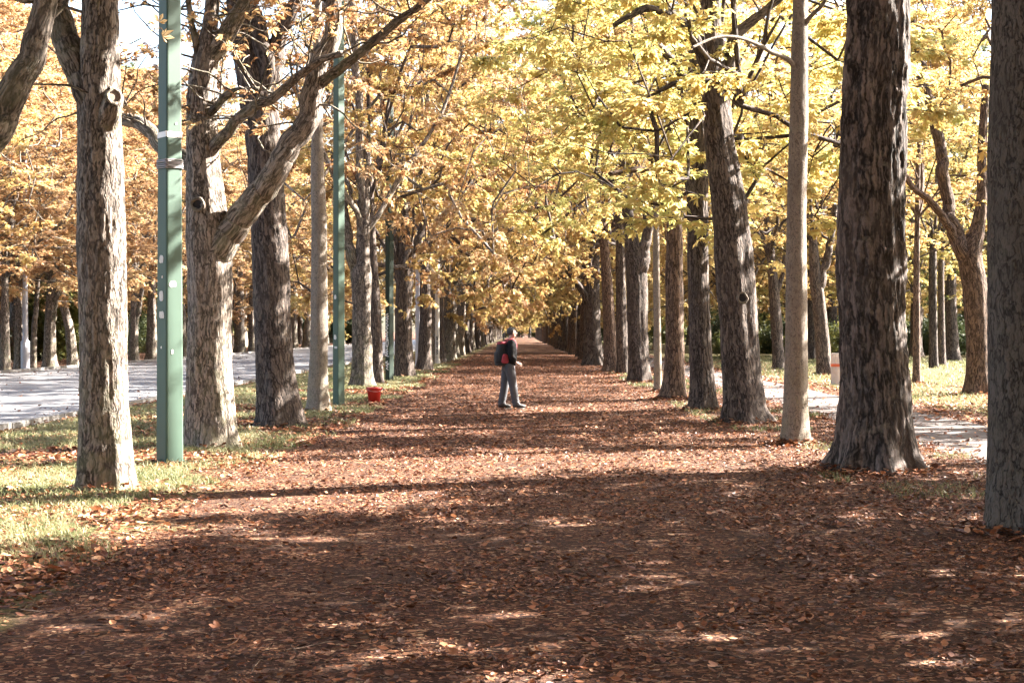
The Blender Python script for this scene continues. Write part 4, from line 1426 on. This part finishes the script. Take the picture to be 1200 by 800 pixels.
pd_ = dep(479)
person = empty('person', at(595.5, 479, pd_) * np.array([1, 1, 0]), R(16))
tag(person, 'person in black jacket and grey trousers standing on the leaf-covered avenue, facing right', 'person')


def skin_obj(name, joints, edges, mat, parent, sub=2, extra=None):
    """joints: {key: (x,y,z,rx,ry)}, the first is the root; grown with the Skin modifier, then baked to a mesh"""
    keys = list(joints)
    me = bpy.data.meshes.new(name)
    me.from_pydata([joints[k][:3] for k in keys], [(keys.index(a), keys.index(b)) for a, b in edges], [])
    o = bpy.data.objects.new(name, me)
    COL.objects.link(o)
    o.modifiers.new('skin', 'SKIN').use_smooth_shade = True
    for i, k in enumerate(keys):
        sv = me.skin_vertices[0].data[i]
        j = joints[k]
        sv.radius = (j[3], j[4] if len(j) > 4 else j[3])
        sv.use_root = i == 0
    sm = o.modifiers.new('sub', 'SUBSURF')
    sm.levels = sm.render_levels = sub
    dg = bpy.context.evaluated_depsgraph_get()
    dg.update()
    ev = o.evaluated_get(dg)
    nm = bpy.data.meshes.new_from_object(ev)
    o.modifiers.clear()
    o.data = nm
    nm.name = name
    nm.materials.clear()
    nm.materials.append(mat)
    nm.shade_smooth()
    o.parent = parent
    return o


# local axes: +X the way the person faces, -Y the person's right (towards the camera)
fr, rr_ = 0.17, -0.09             # front (right) and rear (left) foot
J = {'pelvis': (0.0, 0, 0.96, 0.13, 0.10), 'waist': (0.01, 0, 1.12, 0.125, 0.10), 'chest': (0.025, 0, 1.30, 0.14, 0.11), 'neck0': (0.045, 0, 1.44, 0.07, 0.07), 'neck1': (0.07, 0, 1.51, 0.052, 0.052),
     'head0': (0.095, 0, 1.565, 0.068, 0.062), 'head1': (0.10, 0, 1.63, 0.088, 0.074), 'head2': (0.085, 0, 1.68, 0.062, 0.055),
     'nose0': (0.165, 0, 1.605, 0.022, 0.018), 'nose1': (0.196, 0, 1.588, 0.013, 0.013), 'chin': (0.15, 0, 1.535, 0.03, 0.03)}
E = [('pelvis', 'waist'), ('waist', 'chest'), ('chest', 'neck0'), ('neck0', 'neck1'), ('neck1', 'head0'), ('head0', 'head1'), ('head1', 'head2'), ('head1', 'nose0'), ('nose0', 'nose1'), ('head0', 'chin')]
for s, nm, kx, fx, ex, hx_ in ((-1, 'r', 0.08, fr, 0.02, 0.115), (1, 'l', -0.045, rr_, 0.0, 0.13)):
    J.update({f'hip_{nm}': (0.0, s * 0.095, 0.90, 0.085), f'knee_{nm}': (kx, s * 0.10, 0.49, 0.056), f'ank_{nm}': (fx - 0.03, s * 0.10, 0.09, 0.04), f'toe_{nm}': (fx + 0.11, s * 0.11, 0.045, 0.032),
              f'sho_{nm}': (0.03, s * 0.17, 1.41, 0.062), f'elb_{nm}': (-0.01 + ex * 0.2, s * 0.235, 1.13, 0.043), f'wri_{nm}': (hx_, s * 0.18, 0.98, 0.028), f'palm_{nm}': (hx_ + 0.065, s * 0.165, 0.955, 0.034, 0.02)})
    E += [('pelvis', f'hip_{nm}'), (f'hip_{nm}', f'knee_{nm}'), (f'knee_{nm}', f'ank_{nm}'), (f'ank_{nm}', f'toe_{nm}'), ('chest', f'sho_{nm}'), (f'sho_{nm}', f'elb_{nm}'), (f'elb_{nm}', f'wri_{nm}'), (f'wri_{nm}', f'palm_{nm}')]
    for i, (dz, l) in enumerate(((0.03, 0.062), (0.01, 0.072), (-0.01, 0.066), (-0.03, 0.05))):
        J[f'f{i}a_{nm}'] = (hx_ + 0.10, s * 0.158, 0.948 + dz, 0.0095)
        J[f'f{i}b_{nm}'] = (hx_ + 0.10 + l * 0.5, s * 0.145, 0.938 + dz, 0.0088)
        J[f'f{i}c_{nm}'] = (hx_ + 0.10 + l * 0.75, s * 0.12, 0.924 + dz, 0.0075)
        E += [(f'palm_{nm}', f'f{i}a_{nm}'), (f'f{i}a_{nm}', f'f{i}b_{nm}'), (f'f{i}b_{nm}', f'f{i}c_{nm}')]
    J[f'th0_{nm}'] = (hx_ + 0.05, s * 0.135, 0.985, 0.012)
    J[f'th1_{nm}'] = (hx_ + 0.09, s * 0.115, 0.99, 0.0095)
    E += [(f'wri_{nm}', f'th0_{nm}'), (f'th0_{nm}', f'th1_{nm}')]
skin_obj('body', J, E, M['skin'], person, 2)
JT = {'pelvis': (0.0, 0, 0.97, 0.145, 0.115), 'top': (0.005, 0, 1.06, 0.13, 0.11)}
ET = [('pelvis', 'top')]
for s, nm, kx, fx in ((-1, 'r', 0.08, fr), (1, 'l', -0.045, rr_)):
    JT.update({f'h{nm}': (0.0, s * 0.095, 0.88, 0.125, 0.115), f't{nm}': (kx * 0.55, s * 0.10, 0.70, 0.108), f'k{nm}': (kx, s * 0.10, 0.49, 0.093), f'c{nm}': (kx * 0.45 + (fx - 0.03) * 0.55, s * 0.10, 0.29, 0.09),
               f'a{nm}': (fx - 0.03, s * 0.10, 0.115, 0.086), f'b{nm}': (fx - 0.015, s * 0.10, 0.075, 0.09, 0.082)})
    ET += [('pelvis', f'h{nm}'), (f'h{nm}', f't{nm}'), (f't{nm}', f'k{nm}'), (f'k{nm}', f'c{nm}'), (f'c{nm}', f'a{nm}'), (f'a{nm}', f'b{nm}')]
tro = skin_obj('trousers', JT, ET, M['trousers'], person, 2)
for v in tro.data.vertices:                       # soft folds
    z_ = v.co.z
    w_ = math.exp(-((z_ - 0.14) / 0.09) ** 2) + 0.6 * math.exp(-((z_ - 0.47) / 0.09) ** 2) + 0.25
    v.co.x += 0.010 * w_ * math.sin(z_ * 95 + v.co.y * 25)
    v.co.y += 0.006 * w_ * math.sin(z_ * 120 + v.co.x * 40)
JJ = {'hem': (0.01, 0, 0.89, 0.20, 0.18), 'waist': (0.018, 0, 1.02, 0.195, 0.178), 'mid': (0.025, 0, 1.16, 0.20, 0.18), 'chest': (0.035, 0, 1.31, 0.195, 0.175), 'col0': (0.04, 0, 1.435, 0.10, 0.09), 'col1': (0.058, 0, 1.49, 0.076, 0.072)}
EJ = [('hem', 'waist'), ('waist', 'mid'), ('mid', 'chest'), ('chest', 'col0'), ('col0', 'col1')]
for s, nm, ex, hx_ in ((-1, 'r', 0.02, 0.115), (1, 'l', 0.0, 0.13)):
    JJ.update({f's{nm}': (0.03, s * 0.175, 1.395, 0.085), f'u{nm}': (0.0, s * 0.225, 1.26, 0.076), f'e{nm}': (-0.01 + ex * 0.2, s * 0.24, 1.125, 0.070), f'f{nm}': (hx_ * 0.55, s * 0.215, 1.05, 0.062), f'w{nm}': (hx_ - 0.012, s * 0.183, 0.985, 0.05)})
    EJ += [('chest', f's{nm}'), (f's{nm}', f'u{nm}'), (f'u{nm}', f'e{nm}'), (f'e{nm}', f'f{nm}'), (f'f{nm}', f'w{nm}')]
jk = skin_obj('jacket', JJ, EJ, M['jacket'], person, 2)
for v in jk.data.vertices:
    v.co.x += 0.006 * math.sin(v.co.z * 70 + v.co.y * 18)
    v.co.y += 0.005 * math.sin(v.co.z * 55 + v.co.x * 30)


def ellipsoid(mb, c, r, nu=20, nv=12, f=None):
    vs = []
    for i in range(nv + 1):
        p = -PI / 2 + PI * i / nv
        for j in range(nu):
            a = 2 * PI * j / nu
            v = np.array([math.cos(p) * math.cos(a), math.cos(p) * math.sin(a), math.sin(p)])
            if f:
                v = f(v)
            vs.append(np.array(c) + v * np.array(r))
    q = [[i * nu + j, i * nu + (j + 1) % nu, (i + 1) * nu + (j + 1) % nu, (i + 1) * nu + j] for i in range(nv) for j in range(nu)]
    mb.add(vs, q)


mb = MB()


def hairf(v):
    v = v.copy()
    if v[0] > 0.25 and v[2] < 0.55:              # face left open
        v[0] *= 0.55
        v[1] *= 0.86
        v[2] = v[2] * 0.8 if v[2] < 0 else v[2]
    return v * (1 + 0.05 * math.sin(v[0] * 17 + v[1] * 13 + v[2] * 11))


ellipsoid(mb, (0.076, 0, 1.648), (0.108, 0.092, 0.092), 28, 18, hairf)
link('hair', mb.mesh('hair', True), M['hair'], person)
for s in (-1, 1):
    mb = MB()
    ellipsoid(mb, (0.172, s * 0.032, 1.625), (0.010, 0.013, 0.008), 10, 8)
    link('eye', mb.mesh('eye', True), M['eye'], person)
    mb = MB()
    ellipsoid(mb, (0.09, s * 0.083, 1.605), (0.022, 0.010, 0.032), 12, 8)
    link('ear', mb.mesh('ear', True), M['skin'], person)
mb = MB()
ellipsoid(mb, (0.168, 0, 1.560), (0.012, 0.024, 0.006), 12, 8)
link('mouth', mb.mesh('mouth', True), M['cloth_red'], person)
for s, fx in ((-1, fr), (1, rr_)):
    mb = MB()

    def shoef(v):
        v = v.copy()
        v[2] = max(v[2], -0.75)
        if v[0] < 0.1 and v[2] > 0:
            v[2] *= 1.5
        v[1] *= 0.85 + 0.2 * max(0, v[0])
        return v
    ellipsoid(mb, (fx + 0.04, s * 0.105, 0.058), (0.145, 0.052, 0.055), 24, 14, shoef)
    sh = link('shoe', mb.mesh('shoe', True), M['shoe'], person)
    mb = MB()
    ellipsoid(mb, (fx + 0.04, s * 0.105, 0.012), (0.15, 0.056, 0.014), 24, 6)
    link('sole', mb.mesh('sole', True), M['sole'], sh)

# rucksack on the person's back
bag = empty('rucksack', at(595.5, 479, pd_) * np.array([1, 1, 0]) + np.array([0, 0, 0.92]) + np.array([0.05, 0.022, 0]), R(16))


def rbox(mb, c, r, p=0.45, nu=28, nv=16, f=None):
    def sq(v):
        v = np.sign(v) * np.abs(v) ** p
        return f(v) if f else v
    ellipsoid(mb, c, r, nu, nv, sq)


mb = MB()
rbox(mb, (-0.215, 0, 0.27), (0.095, 0.15, 0.25), 0.5, f=lambda v: np.array([v[0] * (1 - 0.25 * max(0, v[2])) + 0.15 * v[2], v[1] * (1 - 0.18 * max(0, v[2])), v[2]]))
link('pack', mb.mesh('pack', True), M['cloth_black'], bag)
mb = MB()
rbox(mb, (-0.295, 0, 0.17), (0.05, 0.12, 0.13), 0.5)
link('front_pocket', mb.mesh('front_pocket', True), M['cloth_black'], bag)
mb = MB()
rbox(mb, (-0.165, -0.155, 0.15), (0.07, 0.04, 0.10), 0.55, f=lambda v: np.array([v[0] * (1 - 0.25 * v[2]), v[1], v[2]]))
link('side_pocket', mb.mesh('side_pocket', True), M['cloth_red'], bag)
mb = MB()
rbox(mb, (-0.20, 0, 0.475), (0.085, 0.12, 0.035), 0.6)
link('lid', mb.mesh('lid', True), M['cloth_red'], bag)
mb = MB()
rbox(mb, (-0.235, 0, 0.03), (0.09, 0.14, 0.04), 0.5)
link('base_panel', mb.mesh('base_panel', True), M['cloth_black'], bag)
for s in (-1, 1):
    mb = MB()
    p, r_ = resample([(-0.15, s * 0.10, 0.46), (-0.06, s * 0.115, 0.545), (0.03, s * 0.115, 0.55), (0.09, s * 0.112, 0.46), (0.09, s * 0.11, 0.33), (0.03, s * 0.14, 0.22), (-0.12, s * 0.14, 0.12)], [0.017] * 7, 0.03)
    v, q, t, b = tube(p, r_, 10)
    mb.add(v, q, t)
    link('strap', mb.mesh('strap', True), M['cloth_red'], bag)
mb = MB()
aa = np.linspace(0, PI, 11)
mb.add(*tube(np.column_stack([-0.15 - 0.0 * aa, 0.05 * np.cos(aa), 0.52 + 0.06 * np.sin(aa)]), np.full(11, 0.011), 8))
link('grab_handle', mb.mesh('grab_handle', True), M['cloth_black'], bag)
tag(bag, 'black and red rucksack worn on the back of the standing person', 'rucksack')

# ------------------------------------------------------------------ light, sky, camera
SUN_AZ, SUN_EL = 69.0, 33.0
sd = Vector((math.sin(R(SUN_AZ)) * math.cos(R(SUN_EL)), math.cos(R(SUN_AZ)) * math.cos(R(SUN_EL)), math.sin(R(SUN_EL))))
L = bpy.data.lights.new('sun', 'SUN')
L.energy = 5.0
L.angle = R(0.53)
L.color = (1.0, 0.93, 0.84)
lo = bpy.data.objects.new('sun', L)
COL.objects.link(lo)
lo.rotation_euler = sd.to_track_quat('Z', 'Y').to_euler()
lo.location = (30, 0, 40)

W = bpy.data.worlds.new('World')
S.world = W
W.use_nodes = True
nt = W.node_tree
sky = nt.nodes.new('ShaderNodeTexSky')
sky.sky_type = 'NISHITA'
sky.sun_disc = False
sky.sun_elevation = R(SUN_EL)
sky.sun_rotation = R(SUN_AZ)
sky.air_density = 1.0
sky.dust_density = 2.5
sky.ozone_density = 1.0
bg = nt.nodes['Background']
bg.inputs['Strength'].default_value = 0.05
nt.links.new(sky.outputs[0], bg.inputs['Color'])

cam = bpy.data.cameras.new('camera')
co = bpy.data.objects.new('camera', cam)
COL.objects.link(co)
co.location = (0, 0, H)
co.rotation_euler = (PI / 2, 0, 0)
cam.sensor_width = 36
cam.lens = F / 1200 * 36
cam.shift_x = -(CX - 600) / 1200
cam.shift_y = (CY - 400) / 1200
cam.clip_start = 0.1
cam.clip_end = 4000
S.camera = co
S.view_settings.view_transform = 'Standard'
S.view_settings.look = 'None'
S.view_settings.exposure = 4.0
S.view_settings.gamma = 1.0
S.cycles.max_bounces = 8
S.cycles.diffuse_bounces = 4
S.cycles.transmission_bounces = 5
S.cycles.glossy_bounces = 2
S.cycles.use_denoising = True
S.cycles.use_adaptive_sampling = True
S.cycles.adaptive_threshold = 0.02
